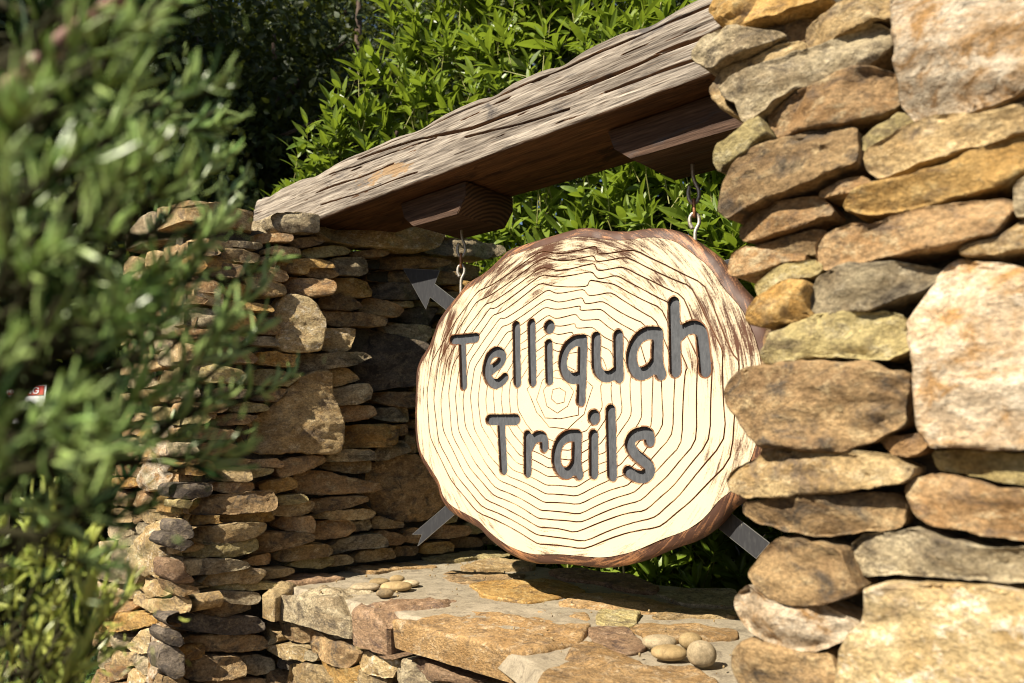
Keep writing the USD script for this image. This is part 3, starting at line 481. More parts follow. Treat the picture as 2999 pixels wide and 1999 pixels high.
FR = [
 ("U4", "gold", "415,540 440,420 500,330 560,240 650,150 750,160 770,200 740,260 660,330 690,400 700,480 690,560 700,640 660,660 600,630 550,650 480,620", dict(lift=.03, facets=2)),
 ("U4", "grey", "140,490 170,430 270,405 440,410 420,460 400,530 300,545 180,530", dict(lift=.02)), ("U4", "grey", "75,630 110,570 200,550 330,575 440,590 460,640 420,720 330,700 200,670 90,650", dict(lift=.03)),
 ("U4", "gold", "150,800 190,700 300,720 420,760 470,800 420,840 280,845 160,830"), ("U4", "tan", "420,720 440,670 500,650 650,680 740,720 770,780 700,810 580,830 500,800 440,770", dict(lift=.02)),
 ("U4", "rust", "65,880 100,830 250,840 430,835 430,880 350,950 200,965 90,930"), ("U4", "tan", "450,870 470,810 560,840 700,850 840,820 880,900 840,970 700,970 580,950 500,900", dict(lift=.015)),
 ("U4", "orange", "90,970 140,960 300,970 460,960 600,1000 610,1060 480,1090 330,1120 200,1120 130,1050", dict(lift=.03)), ("U4", "grey", "100,1190 140,1060 200,1120 270,1130 330,1190 420,1170 400,1230 250,1280 110,1230"),
 ("U4", "gold", "350,1260 420,1180 480,1110 590,1090 570,1180 550,1300 450,1320 380,1300"), ("U4", "white", "515,1568 540,1400 560,1200 600,1080 680,1040 720,1090 655,1150 690,1250 660,1350 670,1450 620,1568 600,1650 520,1650", dict(lift=.02)),
 ("U4", "tan", "110,1350 150,1280 250,1290 350,1350 345,1430 250,1450 140,1400"), ("U4", "grey", "350,1400 380,1330 530,1320 530,1480 480,1510 380,1470"), ("U4", "rust", "140,1440 170,1400 290,1450 310,1540 210,1560 140,1520"),
 ("U4", "gold", "310,1500 370,1455 440,1490 510,1560 500,1640 330,1640"), ("U4", "rust", "120,1560 200,1565 330,1580 320,1700 110,1700"), ("U4", "grey", "180,400 260,340 350,310 450,300 410,390 300,395"),
 ("U4", "grey", "360,230 430,190 560,200 550,250 470,290 380,280"), ("U4", "tan", "350,110 400,70 560,90 740,120 740,148 640,145 560,190 440,160 370,130"),
 ("T4", "tan", "755,1340 800,1285 870,1270 990,1300 900,1330"), ("T4", "rust", "760,1400 800,1352 900,1342 990,1380 920,1420 780,1445"), ("T4", "olive", "710,1490 760,1460 960,1440 950,1462 740,1512"),
 ("T4", "gold", "730,1525 900,1490 1000,1530 990,1575 740,1575"), ("T4", "white", "970,1480 1040,1350 1190,1340 1240,1400 1180,1480 1200,1568 1040,1568", dict(lift=.015)),
 ("T7", "rust", "705,140 740,80 820,65 870,90 850,130"), ("T7", "orange", "735,210 750,165 880,155 940,180 930,210 800,230"), ("T7", "white", "945,220 950,80 1040,30 1150,20 1160,150 1110,220 1050,255 960,230", dict(lift=.02)),
]
fp = stones(pillar_l, FRONT, FR, 1600, .013, .15)
fill(pillar_l, FRONT, Polygon([(-2.06, -1.55), (XL - .01, -1.55), (XL - .01, .62), (-2.0, .66)]), fp, 1800, .018, .13, LM + ["gold"], rows=(.05, .1), widths=(.14, .34))
# cap stones on the left pillar either side of the beam's end
CAP = Face(2, .74, X, Y, Z)
for i, (a, b, c, d_, mt) in enumerate([(-2.0, -1.62, -.78, -.30, "grey"), (-1.60, -1.27, -.80, -.50, "tan"), (-1.60, -1.3, -.48, -.26, "grey"), (-2.0, -1.55, .16, .55, "tan"), (-1.53, -1.28, .16, .8, "brown")]):
    smooth_rock("stone", rock(Polygon([(a + .02, c), (b - .03, c + .02), (b, d_ - .03), (b - .06, d_), (a + .04, d_ - .01), (a, c + .05)]), CAP, 1900 + i, depth=.11, sp=.02, lift=.06), mt, pillar_l)

# ------------------------------------------------------------------ ledge between the pillars
ledge = thing("stone_ledge", "low stone ledge topped with flagstones set in grey mortar under the round sign", "stone ledge", (-.2, .1, -1.6))
S = [
 ("U5", "grey", "-322,585 -250,560 -60,545 150,515 400,510 600,540 740,620 720,700 600,745 450,778 0,660", dict(depth=.11)),
 ("U4", "tan", "1525,765 1600,735 1720,690 1950,660 1900,712 1700,775 1640,800", dict(depth=.11)),
 ("U5", "purple", "458,792 600,757 800,722 1000,692 1250,642 1480,592 1620,592 1700,640 1690,720 1560,740 1380,800 1150,830 980,850 840,888", dict(depth=.12)),
 ("U5", "slab", "765,925 800,908 1000,903 1200,888 1400,858 1560,800 1700,798 2172,802 2600,800 2700,830 2800,820 2980,830 3010,930 2990,980 2940,1080 2880,1140 2700,1220 2500,1260 2350,1285 2280,1275 1953,1188 1400,1041 800,885", dict(depth=.085, lift=.006, sp=.012, rough=.8)),
 ("U6", "slab", "285,1568 310,1490 420,1400 560,1310 620,1240 700,1180 850,1145 940,1190 1060,1260 1350,1340 1390,1390 1900,1390 2050,1480 2200,1560 2200,1750 800,1750 285,1640", dict(depth=.10, stain=1)),
 ("U6", "slab", "1280,1010 1360,980 1500,970 1900,980 2353,1030 2353,1110 2050,1130 1950,1095 1800,1090 1700,1150 1500,1130 1440,1110 1420,1060 1350,1040", dict()),
 ("U6", "purple", "845,1010 1000,1005 1200,1020 1250,1080 1390,1190 1360,1220 1210,1260 1000,1190 930,1180 900,1110 850,1060", dict()),
 ("U6", "olive", "935,850 1000,830 1150,830 1330,850 1280,900 1280,950 1230,970 1100,955 930,950", dict()),
 ("U6", "slab", "515,750 700,665 900,650 1100,650 1400,680 1700,750 1900,790 1700,830 1400,830 1270,810 1000,790 700,770", dict()),
 ("U6", "tan", "1520,880 1600,830 1750,805 2353,830 2353,890 2100,890 1800,870 1560,890", dict()),
 ("U5", "orange", "1740,540 1900,520 2353,510 2440,490 2602,485 2780,530 2920,600 2880,640 2760,660 2600,690 2353,735 2200,710 2000,680 1870,650 1830,600", dict()),
 ("U5", "brown", "1450,430 1520,402 1800,420 2290,440 2250,470 1950,495 1700,515 1500,480", dict()),
 ("U5", "tan", "1640,385 1800,330 1900,305 2353,330 2400,360 2360,380 2000,390 1800,395", dict(lift=.022)),
 ("U5", "slab", "310,320 600,290 1000,310 1340,330 1350,350 1100,365 900,380 700,410 560,400 450,370", dict()),
 ("U5", "olive", "1220,262 1300,232 1700,212 2000,185 2140,225 2060,262 1930,262 1800,250 1650,285 1400,295", dict(lift=.015)),
 ("U5", "purple", "-409,500 -250,440 100,410 380,460 350,480 0,515 -200,535", dict()),
 ("U6", "purple", "400,420 560,390 750,392 900,432 1200,460 1400,520 1530,600 1500,630 1300,620 1100,570 900,520 600,490", dict(lift=.018)),
 ("U6", "grey", "1550,640 1700,605 1950,595 2353,605 2353,780 1800,750 1650,680", dict(lift=.012)),
]
sp_ = []
for i, row in enumerate(S):
    P = Polygon(TOP.uv(tile(row[0], row[2]))).buffer(0)
    if P.geom_type != "Polygon": P = max(P.geoms, key=lambda g: g.area)
    sp_.append(P); o = dict(row[3]); o.pop("stain", None)
    o = dict(depth=.06, lift=.009, rough=.6, rnd=.006 if o.get("depth", 0) < .08 else .014, tilt=np.random.default_rng(i).normal(0, .008, 2), facets=0, sp=.012, bed=(1.0, 1.0)) | o
    P = P.buffer(.013 if o["depth"] < .08 else .004, join_style=2)
    if o["depth"] >= .11: o |= dict(rough=1.15, rnd=.024, facets=3)
    smooth_rock("flagstone", rock(P, TOP, 2100 + i, **o), row[1], ledge)
# mortar bed: a softly uneven sheet between the flags
mx, my = np.meshgrid(np.linspace(-1.30, .95, 130), np.linspace(-.385, .62, 64), indexing="ij")
mz = ZS - .001 + .012 * (meshkit.fbm(np.stack([mx, my, mx * 0], -1) * 7, 4, 5) - .5) + .008 * (meshkit.fbm(np.stack([mx, my, mx * 0], -1) * 34, 3, 6) - .5)
mz = np.where(my < -.37, ZS - .05, mz)
ii, jj = np.meshgrid(np.arange(129), np.arange(63), indexing="ij"); k0 = ii * 64 + jj
MF = np.vstack([np.stack([k0, k0 + 64, k0 + 65], -1).reshape(-1, 3), np.stack([k0, k0 + 65, k0 + 1], -1).reshape(-1, 3)])
yf = np.where(mx > -.1, my - .16 * np.clip((mx + .1) / .35, 0, 1) * (my < 0) * np.clip(-my / .385, 0, 1), my)
obj("mortar", (np.column_stack([mx.ravel(), yf.ravel(), mz.ravel()]), MF), "mortar", ledge, smooth=True)
obj("core", slab_box(-1.3, .95, -.335, .60, -1.65, -.745), "core", ledge)
W = [
 ("U4", "tan", "1490,1120 1530,1040 1590,1090 1680,1190 1640,1230 1580,1235 1500,1170"), ("U4", "brown", "1600,1022 1700,1080 1740,1012 1850,1060 1940,1130 1940,1210 1850,1235 1750,1190 1680,1130"),
 ("U4", "gold", "1575,1270 1620,1240 1800,1240 1950,1290 2020,1330 1980,1385 1850,1370 1720,1350 1640,1310", dict(lift=.02)),
 ("U5", "brown", "30,1060 70,1012 170,1060 260,1140 380,1130 500,1200 555,1260 520,1350 440,1400 340,1390 180,1290 50,1230", dict(lift=.025)), ("U5", "orange", "110,1330 150,1290 300,1390 420,1420 530,1400 500,1480 550,1560 400,1650 300,1600 140,1400"),
 ("U5", "gold", "530,1340 570,1240 680,1250 740,1290 900,1300 980,1370 920,1450 900,1510 750,1490 600,1460 550,1410", dict(lift=.015)), ("U5", "purple", "680,1210 720,1197 860,1222 980,1300 900,1290 740,1260", dict(lift=.02)),
 ("U5", "olive", "450,1150 520,1130 700,1180 680,1220 580,1220 500,1190"), ("U5", "grey", "920,1480 990,1320 1080,1330 1150,1420 1280,1500 1350,1580 1200,1700 930,1700"),
 ("U5", "purple", "1090,1360 1130,1315 1250,1340 1450,1420 1600,1490 1850,1560 1700,1600 1540,1540 1330,1540 1180,1430", dict(lift=.02)), ("U4", "tan", "1700,1568 1720,1420 1800,1400 1990,1420 2130,1550 2100,1700 1750,1700"),
 ("U5", "grey", "0,1220 60,1240 130,1290 100,1330 0,1340 -100,1300"), ("U5", "tan", "480,1490 560,1430 620,1500 720,1500 810,1550 800,1650 500,1650"), ("U4", "dark", "1600,1380 1640,1335 1800,1395 1700,1460 1610,1460", dict(lift=-.02)),
]
wp = stones(ledge, LEDGE, W, 2300, .010, .09)
fill(ledge, LEDGE, sbox(XL + .02, -1.5, .86, -.80), wp, 2400, .014, .08, LM, rows=(.05, .09), widths=(.1, .22))

# ------------------------------------------------------------------ beam with its two bracket blocks
beam = thing("timber_beam", "heavy weathered grey timber beam spanning the two stone pillars above the sign", "timber beam", (-.3, -.05, .8))
def beam_mesh():
    x = np.concatenate([np.arange(-1.86, -1.3, .012), np.arange(-1.3, .80, .0042), np.arange(.80, 1.12, .015)])
    # cross-section starting at the lower front edge, going up the front face, over the top, down the back and along the bottom
    prof = []
    def seg(p, q, n): prof.extend([np.array(p) + (np.array(q) - np.array(p)) * t for t in np.arange(n) / n])
    def arc(c, r, a0, a1, n): prof.extend([np.array(c) + r * np.array([math.cos(a), math.sin(a)]) for a in a0 + (a1 - a0) * np.arange(n) / n])
    y0, y1, z0, z1 = -.236, .135, .80, 1.062
    arc((y0 + .012, z0 + .012), .012, -math.pi / 2, -math.pi, 4)
    seg((y0, z0 + .012), (y0 + .004, z1 - .075), 95)
    arc((y0 + .074, z1 - .075), .070, math.pi, math.pi / 2, 34)
    seg((y0 + .074, z1 - .005), (y1 - .05, z1 + .0), 16)
    arc((y1 - .05, z1 - .05), .05, math.pi / 2, 0, 8)
    seg((y1, z1 - .05), (y1, z0 + .02), 12)
    arc((y1 - .02, z0 + .02), .02, 0, -math.pi / 2, 4)
    seg((y1 - .02, z0), (y0 + .012, z0), 40)
    p = np.array(prof); n = len(p)
    t = np.roll(p, -1, 0) - np.roll(p, 1, 0); nrm = np.stack([-t[:, 1], t[:, 0]], 1); nrm /= np.linalg.norm(nrm, axis=1, keepdims=True)      # outward for this winding
    if ((p - p.mean(0)) * nrm).sum() < 0: nrm = -nrm
    XX = np.repeat(x, n); PY = np.tile(p[:, 0], len(x)); PZ = np.tile(p[:, 1], len(x)); NY = np.tile(nrm[:, 0], len(x)); NZ = np.tile(nrm[:, 1], len(x))
    Q = np.stack([XX, PY, PZ], 1)
    d = .022 * (meshkit.fbm(Q * [1.6, 5, 5], 3, 2) - .5) + .006 * (meshkit.fbm(Q * [7, 34, 34], 4, 3) - .5) + .0042 * (meshkit.fbm(Q * [12, 150, 150], 3, 4) - .5)
    # hewn scallops along the upper edge
    up = np.clip((PZ - .99) / .07, 0, 1)
    sc = .5 + .5 * np.sin(XX * 14.2 + 2.2 * np.sin(XX * 3.1)); d -= up * .018 * sc ** 3
    # long drying checks along the grain
    for pts_, w, dep in (([(-1.86, 1.045), (-1.1, 1.030), (-.91, 1.021), (-.4, 1.012), (0, 1.004), (.52, .996), (1.1, .99)], .0032, .014),
                         ([(-1.0, 1.006), (-.60, .972), (-.31, .928), (.03, .918), (.35, .910), (.52, .915), (1.1, .92)], .0034, .016),
                         ([(-.35, .905), (-.1, .876), (.12, .862)], .002, .007), ([(.25, .868), (.45, .862), (.7, .858)], .0025, .009), ([(-1.3, .93), (-.95, .918), (-.75, .915)], .002, .008), ([(-1.25, .86), (-.9, .845), (-.6, .842)], .002, .007),
                         ([(-.2, 1.04), (.1, 1.035), (.4, 1.028)], .002, .007), ([(-1.2, .985), (-.8, .965), (-.5, .95)], .0018, .006)):
        a = np.array(pts_); zc = np.interp(XX, a[:, 0], a[:, 1], left=-9, right=-9) + .007 * (meshkit.fbm(np.stack([XX * 9, XX * 0, XX * 0], 1), 3, 11) - .5)
        ww = w * (.6 + .9 * meshkit.noise(np.stack([XX * 5, XX * 0 + w * 1e4, XX * 0], 1), 4))
        d -= np.where(PY < -.1, dep * np.exp(-((PZ - zc) / ww) ** 2), 0)
    # torn pits in the sapwood
    pit = meshkit.fbm(Q * [6, 75, 75], 4, 21); d -= .006 * np.clip((pit - .70) / .07, 0, 1)
    V = np.stack([XX, PY + NY * d, PZ + NZ * d], 1)
    ii, jj = np.meshgrid(np.arange(len(x) - 1), np.arange(n), indexing="ij"); a = ii * n + jj; b = ii * n + (jj + 1) % n
    F = np.vstack([np.stack([a, b, b + n], -1).reshape(-1, 3), np.stack([a, b + n, a + n], -1).reshape(-1, 3)])
    caps = []
    for k, flip in ((0, 1), (len(x) - 1, 0)):
        V = np.vstack([V, V[k * n:(k + 1) * n].mean(0)]); c = len(V) - 1; r = k * n + np.arange(n); e = np.stack([r, np.roll(r, -1), np.full(n, c)], 1); caps.append(e[:, ::-1] if flip else e)
    tm = trimesh.Trimesh(V, np.vstack([F] + caps), process=False)
    if tm.volume < 0: tm.invert()
    return tm
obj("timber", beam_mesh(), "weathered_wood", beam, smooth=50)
def prism_y(pts, y0, y1, bev=.004):
    """polygon in x,z swept along y, its edges a little rounded"""
    P = Polygon(pts)
    a = trimesh.creation.extrude_polygon(P, (y1 - y0)); v = np.array(a.vertices); v = np.stack([v[:, 0], y1 - v[:, 2], v[:, 1]], 1)
    return trimesh.Trimesh(v, a.faces, process=False)
for X0, X1 in ((-.83, -.452), (.192, .70)):
    P = [(X0, .797), (X0 + .022, .735), (X0 + .08, .688), (X1 - .045, .682), (X1, .742), (X1, .797)]
    b = prism_y(P, -.13, .125); b = b.subdivide_to_size(.02)
    v = np.array(b.vertices); v += .004 * (np.stack([meshkit.fbm(v * [6, 20, 20] + k, 3, 31 + k) for k in range(3)], 1) - .5); b = trimesh.Trimesh(v, b.faces, process=False)
    br = obj("bracket", b, "bracket_wood", beam, smooth=25)
    e = prism_y([(X1 - .0405, .6835), (X1 - .043, .6838), (X1 - .002, .744), (X1 - .002, .795), (X1 + .003, .795), (X1 + .003, .7405)], -.128, .123)
    obj("end_face", e, "end_grain", br, origin=loc_of(beam))

# ------------------------------------------------------------------ round sign
sign = thing("hanging_sign", "round cream and brown log-slice sign carved with Telliquah Trails, hanging between the pillars", "hanging sign", (0, .02, 0))
SF = Face(1, 0.0, X, Z, -Y)
out_px = np.array([(1340,518),(1418,531),(1500,518),(1560,528),(1600,556),(1648,592),(1682,645),(1725,690),(1750,740),(1768,790),(1778,850),(1772,910),(1778,970),(1760,1040),(1740,1090),(1711,1141),(1668,1171),(1651,1195),(1628,1218),(1588,1245),(1532,1263),(1458,1295),(1393,1307),(1350,1304),(1289,1296.5),(1220,1297.5),(1168,1278),(1138,1258),(1111,1235),(1094,1215),(1068,1201),(1038,1185),(1018,1168),(1004,1145),(998,1118),(984,1095),(968,1071),(954,1045),(947,1003),(946,957),(947,900),(949,850),(958,823),(974,800),(988,770),(998,737),(1018,707),(1041,680),(1061,653),(1078,640),(1101,627),(1118,613),(1138,593),(1161,570),(1198,558),(1235,546),(1305,525)], float)
OUT = Polygon(SF.uv(out_px)).buffer(0)
o = np.array(OUT.exterior.coords)[:-1]
for _ in range(2):
    a, b = o, np.roll(o, -1, 0); o = np.stack([a * .78 + b * .22, a * .22 + b * .78], 1).reshape(-1, 2)
OUT = Polygon(o)
FACE = OUT.buffer(-.034, join_style=1).simplify(.0006)
c2 = np.array([SIGN_C[0], SIGN_C[2]])
# carved rings: kinked polygons echoing the outline, shrinking to the pith
kink = np.array(OUT.buffer(-.084).simplify(.0040).exterior.coords)[:-1]
ang = np.arctan2(kink[:, 1] - c2[1], kink[:, 0] - c2[0]); rad = np.hypot(*(kink - c2).T); o_ = np.argsort(ang); ang, rad = ang[o_], rad[o_]
keep = [0]
for i in range(1, len(ang)):
    if ang[i] - ang[keep[-1]] > .17: keep.append(i)
ang, rad = ang[keep], rad[keep]
NR = 17; rngs = np.random.default_rng(4)
grooves = []
LOBE = np.array([(0, .0), (14, -.035), (28, .03), (43, -.03), (56, .035), (68, -.032), (78, .032), (90, -.035), (101, .036), (118, -.018), (133, .032), (150, -.016), (165, .016), (180, -.014), (196, .018), (212, -.02), (226, .026), (242, -.018), (255, .018), (268, -.022), (282, .03), (297, -.022), (312, .032), (328, -.032), (344, .032)], float)
LOBE[:, 0] += np.random.default_rng(3).normal(0, 3.5, len(LOBE)); LOBE[14:, 1] *= np.where(np.arange(len(LOBE) - 14) % 4 < 2, .45, 1.15)
dense = np.linspace(-math.pi, math.pi, 361)[:-1]; rd_ = np.interp(dense, ang, rad, period=2 * math.pi); rd_ = np.convolve(np.concatenate([rd_[-14:], rd_, rd_[:14]]), np.ones(29) / 29, "valid")
for k in range(1, NR + 1):
    f = k / NR
    if k <= 4: aa = np.linspace(-math.pi, math.pi, 5 + k, endpoint=False) + .3 * k; rr = np.interp(aa, dense, rd_, period=2 * math.pi); rr = (.45 * rr + .55 * .5) * f * (1 + .07 * rngs.normal(size=len(aa)))
    else:
        aa = np.radians(LOBE[:, 0] + rngs.normal(0, 1.3, len(LOBE)) + 3.0 * (1 - f)); sm = np.interp(aa, dense, rd_, period=2 * math.pi)
        rr = (sm * (.55 + .45 * f) + (1 - f) * .45 * rd_.mean()) * f + LOBE[:, 1] * rd_.mean() * (.12 + .62 * f) * rngs.uniform(.75, 1.25, len(LOBE)); o_ = np.argsort(aa); aa, rr = aa[o_], rr[o_]
    ring = np.stack([c2[0] + rr * np.cos(aa), c2[1] + rr * np.sin(aa)], 1)
    ring = np.vstack([ring, ring[:1]]); L_ = LineString(ring)
    # slightly bowed between the kinks
    pts = []
    for p, q in zip(ring[:-1], ring[1:]):
        for t in np.arange(5) / 5: mid = p + (q - p) * t; cen_ = c2 - mid; pts.append(mid + cen_ / (np.linalg.norm(cen_) + 1e-6) * (.018 * np.linalg.norm(q - p)) * 4 * t * (1 - t) * (.8 if k > 3 else 0))
    pts = np.array(pts)
    if k > 4: pts = (np.roll(pts, 1, 0) + 2 * pts + np.roll(pts, -1, 0)) / 4
    pts = np.vstack([pts, pts[:1]])
    upper = np.clip((pts[:, 1].mean() + 0) * 0 + 1, 0, 1)
    wdt = .0006 + .0010 * f
    grooves.append(LineString(pts).buffer(wdt, cap_style=2, join_style=2))
GROOVE = unary_union(grooves).intersection(FACE.buffer(-.004))
LET = [
 ("T", .0182, ["530,340 610,335 690,325", "595,345 605,655"]),
 ("e", .0185, ["772,562 830,525 876,478 872,440 840,418 798,432 768,480 757,560 775,615 812,648 850,640 888,602"]),
 ("l", .0185, ["967,245 975,635"]), ("l", .0185, ["1072,230 1080,630"]), ("i", .0180, ["1190,370 1195,620", "1195,250 1196,254"]),
 ("q", .0190, ["1425,345 1370,345 1320,382 1288,450 1285,530 1310,590 1360,612 1405,590", "1425,340 1422,520 1412,760"]),
 ("u", .0185, ["1517,322 1515,480 1525,560 1570,598 1620,590 1662,555", "1668,308 1670,500 1675,600"]),
 ("a", .0200, ["1938,295 1870,288 1810,322 1765,400 1756,490 1780,560 1830,580 1890,550 1930,490", "1940,295 1934,500 1962,575"]),
 ("h", .0195, ["2052,85 2062,555", "2065,330 2120,270 2190,245 2238,275 2252,350 2268,552"]),
 ("T", .0195, ["785,890 965,890", "862,895 880,1235"]),
 ("r", .0185, ["1045,1000 1045,1255", "1050,1090 1085,1020 1130,1000 1160,1022 1160,1080"]),
 ("a", .0190, ["1388,1000 1320,998 1265,1040 1242,1110 1242,1190 1265,1248 1315,1265 1355,1232 1380,1180", "1387,1005 1380,1190 1398,1268"]),
 ("i", .0180, ["1500,995 1500,1265", "1501,870 1502,876"]), ("l", .0190, ["1617,825 1627,1275"]),
 ("s", .0190, ["1885,1035 1882,985 1830,980 1770,1000 1744,1052 1762,1110 1820,1160 1872,1200 1892,1245 1862,1282 1800,1288 1738,1250"]),
]
def chaikin(p, n=2):
    for _ in range(n):
        if len(p) < 3: break
        q = [p[0]]
        for a, b in zip(p[:-1], p[1:]): q += [a * .75 + b * .25, a * .25 + b * .75]
        p = np.array(q[:1] + q[2:-1][: len(q)] + [p[-1]])
    return p
letters = []
for ch, r, st in LET:
    g = []
    for s in st:
        p = SF.uv(tile("U2", s))
        dot = len(p) == 2 and np.linalg.norm(p[0] - p[1]) < .01
        g.append(LineString(chaikin(p)).buffer(r * (1.32 if dot else 1), quad_segs=8))
    letters.append(unary_union(g).buffer(.003).buffer(-.003).simplify(.0004))
LETTERS = unary_union(letters)
SCORCH = unary_union([LETTERS.buffer(.0042), GROOVE.buffer(.0010)]).intersection(FACE).difference(LETTERS).difference(GROOVE)
def slab(shape, w0, w1):
    out = []
    for g in getattr(shape, "geoms", [shape]):
        if g.geom_type != "Polygon" or g.area < 2e-7: continue
        e = trimesh.creation.extrude_polygon(g, w1 - w0, engine="earcut"); v = np.array(e.vertices); out.append(trimesh.Trimesh(np.stack([v[:, 0], -(v[:, 2] + w0), v[:, 1]], 1), e.faces, process=False))
    return trimesh.util.concatenate(out)
top = FACE.difference(LETTERS).difference(GROOVE).difference(SCORCH)
obj("board", slab(top, -.004, 0), "sign_face", sign)
obj("scorched_edge", slab(SCORCH, -.004, -.0003), "sign_scorch", sign)
obj("carved_layer", slab(FACE.difference(LETTERS), -.014, -.0042), "sign_groove", sign)
for s in letters: obj("letter", slab(s.buffer(.0004), -.018, -.0125), "letter_grey", sign)
obj("backing", slab(OUT.buffer(-.002), -.052, -.020), "sign_back", sign)
def rim_mesh():
    n = 420
    def ring(P): L_ = LineString(list(P.exterior.coords)); return L_
    Lo = ring(OUT); Li = ring(FACE.buffer(.0002)); t = np.linspace(-math.pi, math.pi, n, endpoint=False)
    def at(L_):
        c = np.array(shapely.segmentize(L_, .004).coords); a = np.arctan2(c[:, 1] - c2[1], c[:, 0] - c2[0]); r = np.hypot(*(c - c2).T); o = np.argsort(a); rr = np.interp(t, a[o], r[o], period=2 * math.pi)
        return np.stack([c2[0] + rr * np.cos(t), c2[1] + rr * np.sin(t)], 1)
    I, O = at(Li), at(Lo); rows = []
    for f, y in ((0, .012), (0, .0025), (.05, .0022), (.35, .005), (.65, .009), (.88, .015), (1, .022), (1.0, .038), (.99, .0535), (.9, .054)):
        p = I + (O - I) * f; q = np.column_stack([p, np.full(n, y)]); w = .007 * (meshkit.fbm(q * 34, 4, 8) - .5)
        rows.append(np.column_stack([p[:, 0], np.full(n, y) + w * (0 < f < .99), p[:, 1]]))
    V = np.vstack(rows); F = []
    for k in range(len(rows) - 1):
        a = k * n + np.arange(n); b = k * n + (np.arange(n) + 1) % n; F += [np.stack([a, b + n, b], 1), np.stack([a, a + n, b + n], 1)]
    tm = trimesh.Trimesh(V, np.vstack(F), process=False)
    nn = tm.face_normals[2 * n * 3: 2 * n * 3 + 40]
    if nn[:, 1].mean() > 0: tm.invert()
    return tm
obj("rim", rim_mesh(), "sign_rim", sign, smooth=60)
# crossed arrows bolted to the back
AF = Face(1, .072, X, Z, -Y)
def arrow(uvpts):
    P = Polygon(uvpts).buffer(0); e = trimesh.creation.extrude_polygon(P, .004, engine="earcut"); v = np.array(e.vertices); body = (np.stack([v[:, 0], .072 - v[:, 2], v[:, 1]], 1), e.faces)
    ed = P.exterior.buffer(.0012).intersection(P.buffer(.0012)); e = trimesh.creation.extrude_polygon(ed, .0036, engine="earcut"); v = np.array(e.vertices)
    return body, (np.stack([v[:, 0], .0718 - v[:, 2], v[:, 1]], 1), e.faces)
h1 = AF.uv(tile("U1", "1420,842 1732,858 1700,968 1690,975 1650,1085 1640,1100 1615,1190")); t1 = AF.uv(tile("T9", "395,465 600,605 510,710 320,540"))
nk0, nk1 = h1[3], h1[4]; tdir = (t1[1] + t1[2]) / 2 - (nk0 + nk1) / 2
A1 = [h1[0], h1[1], nk0, t1[1], t1[1] + tdir * .06, t1[2] + tdir * .03, t1[2] + tdir * .06, t1[2], nk1, h1[6]]
A1 = [h1[0], h1[1], nk0, t1[1], t1[2], nk1, h1[6]]
t2 = AF.uv(tile("T8", "495,545 700,370 770,420 530,625 560,545"))
hd = AF.uv(np.array([[1712, 588]]))[0]; d2 = hd - (t2[1] + t2[2]) / 2; d2 /= np.linalg.norm(d2); n2 = np.array([-d2[1], d2[0]]); wd = .036
A2 = [t2[0], t2[1], hd - d2 * .13 + n2 * wd, hd - d2 * .15 + n2 * .085, hd, hd - d2 * .15 - n2 * .085, hd - d2 * .13 - n2 * wd, t2[2], t2[3], t2[4]]
for lab, a in (("black metal arrow pointing up to the left", A1), ("black metal arrow with notched tail at lower left", A2)):
    body, edge = arrow(np.array(a)); p = obj("arrow", body, "arrow_metal", sign); tag(p, lab); obj("cut_edge", edge, "arrow_edge", p, origin=loc_of(sign))

# ------------------------------------------------------------------ chains
def tube(pts, r, sides=10, closed=False):
    p = np.asarray(pts, float); t = np.gradient(p, axis=0) if not closed else np.roll(p, -1, 0) - np.roll(p, 1, 0); t /= np.linalg.norm(t, axis=1, keepdims=True) + 1e-12
    ref = np.array([.31, .9, .17]); a = np.cross(t, ref); a /= np.linalg.norm(a, axis=1, keepdims=True); b = np.cross(t, a)
    th = np.arange(sides) * 2 * math.pi / sides; r = np.broadcast_to(r, (len(p),))
    V = p[:, None] + r[:, None, None] * (np.cos(th)[None, :, None] * a[:, None] + np.sin(th)[None, :, None] * b[:, None])
    n = len(p); m_ = n if closed else n - 1
    ii, jj = np.meshgrid(np.arange(m_), np.arange(sides), indexing="ij"); i2 = (ii + 1) % n; j2 = (jj + 1) % sides
    F = np.vstack([np.stack([ii * sides + jj, i2 * sides + j2, ii * sides + j2], -1).reshape(-1, 3), np.stack([ii * sides + jj, i2 * sides + jj, i2 * sides + j2], -1).reshape(-1, 3)])
    V = V.reshape(-1, 3)
    if not closed:
        for k, fl in ((0, 0), (n - 1, 1)):
            V = np.vstack([V, p[k]]); q = k * sides + np.arange(sides); e = np.stack([q, np.roll(q, -1), np.full(sides, len(V) - 1)], 1); F = np.vstack([F, e[:, ::-1] if fl else e])
    return V, F
def link(c, w, h, r, ax, n=36):
    a = np.arange(n) * 2 * math.pi / n; u = (w - 0) * np.sign(np.cos(a)) * np.abs(np.cos(a)) ** .8; v = np.sign(np.sin(a)) * np.abs(np.sin(a)) ** .8 * h
    return tube(np.asarray(c) + u[:, None] * np.asarray(ax) + v[:, None] * Z, r, closed=True)
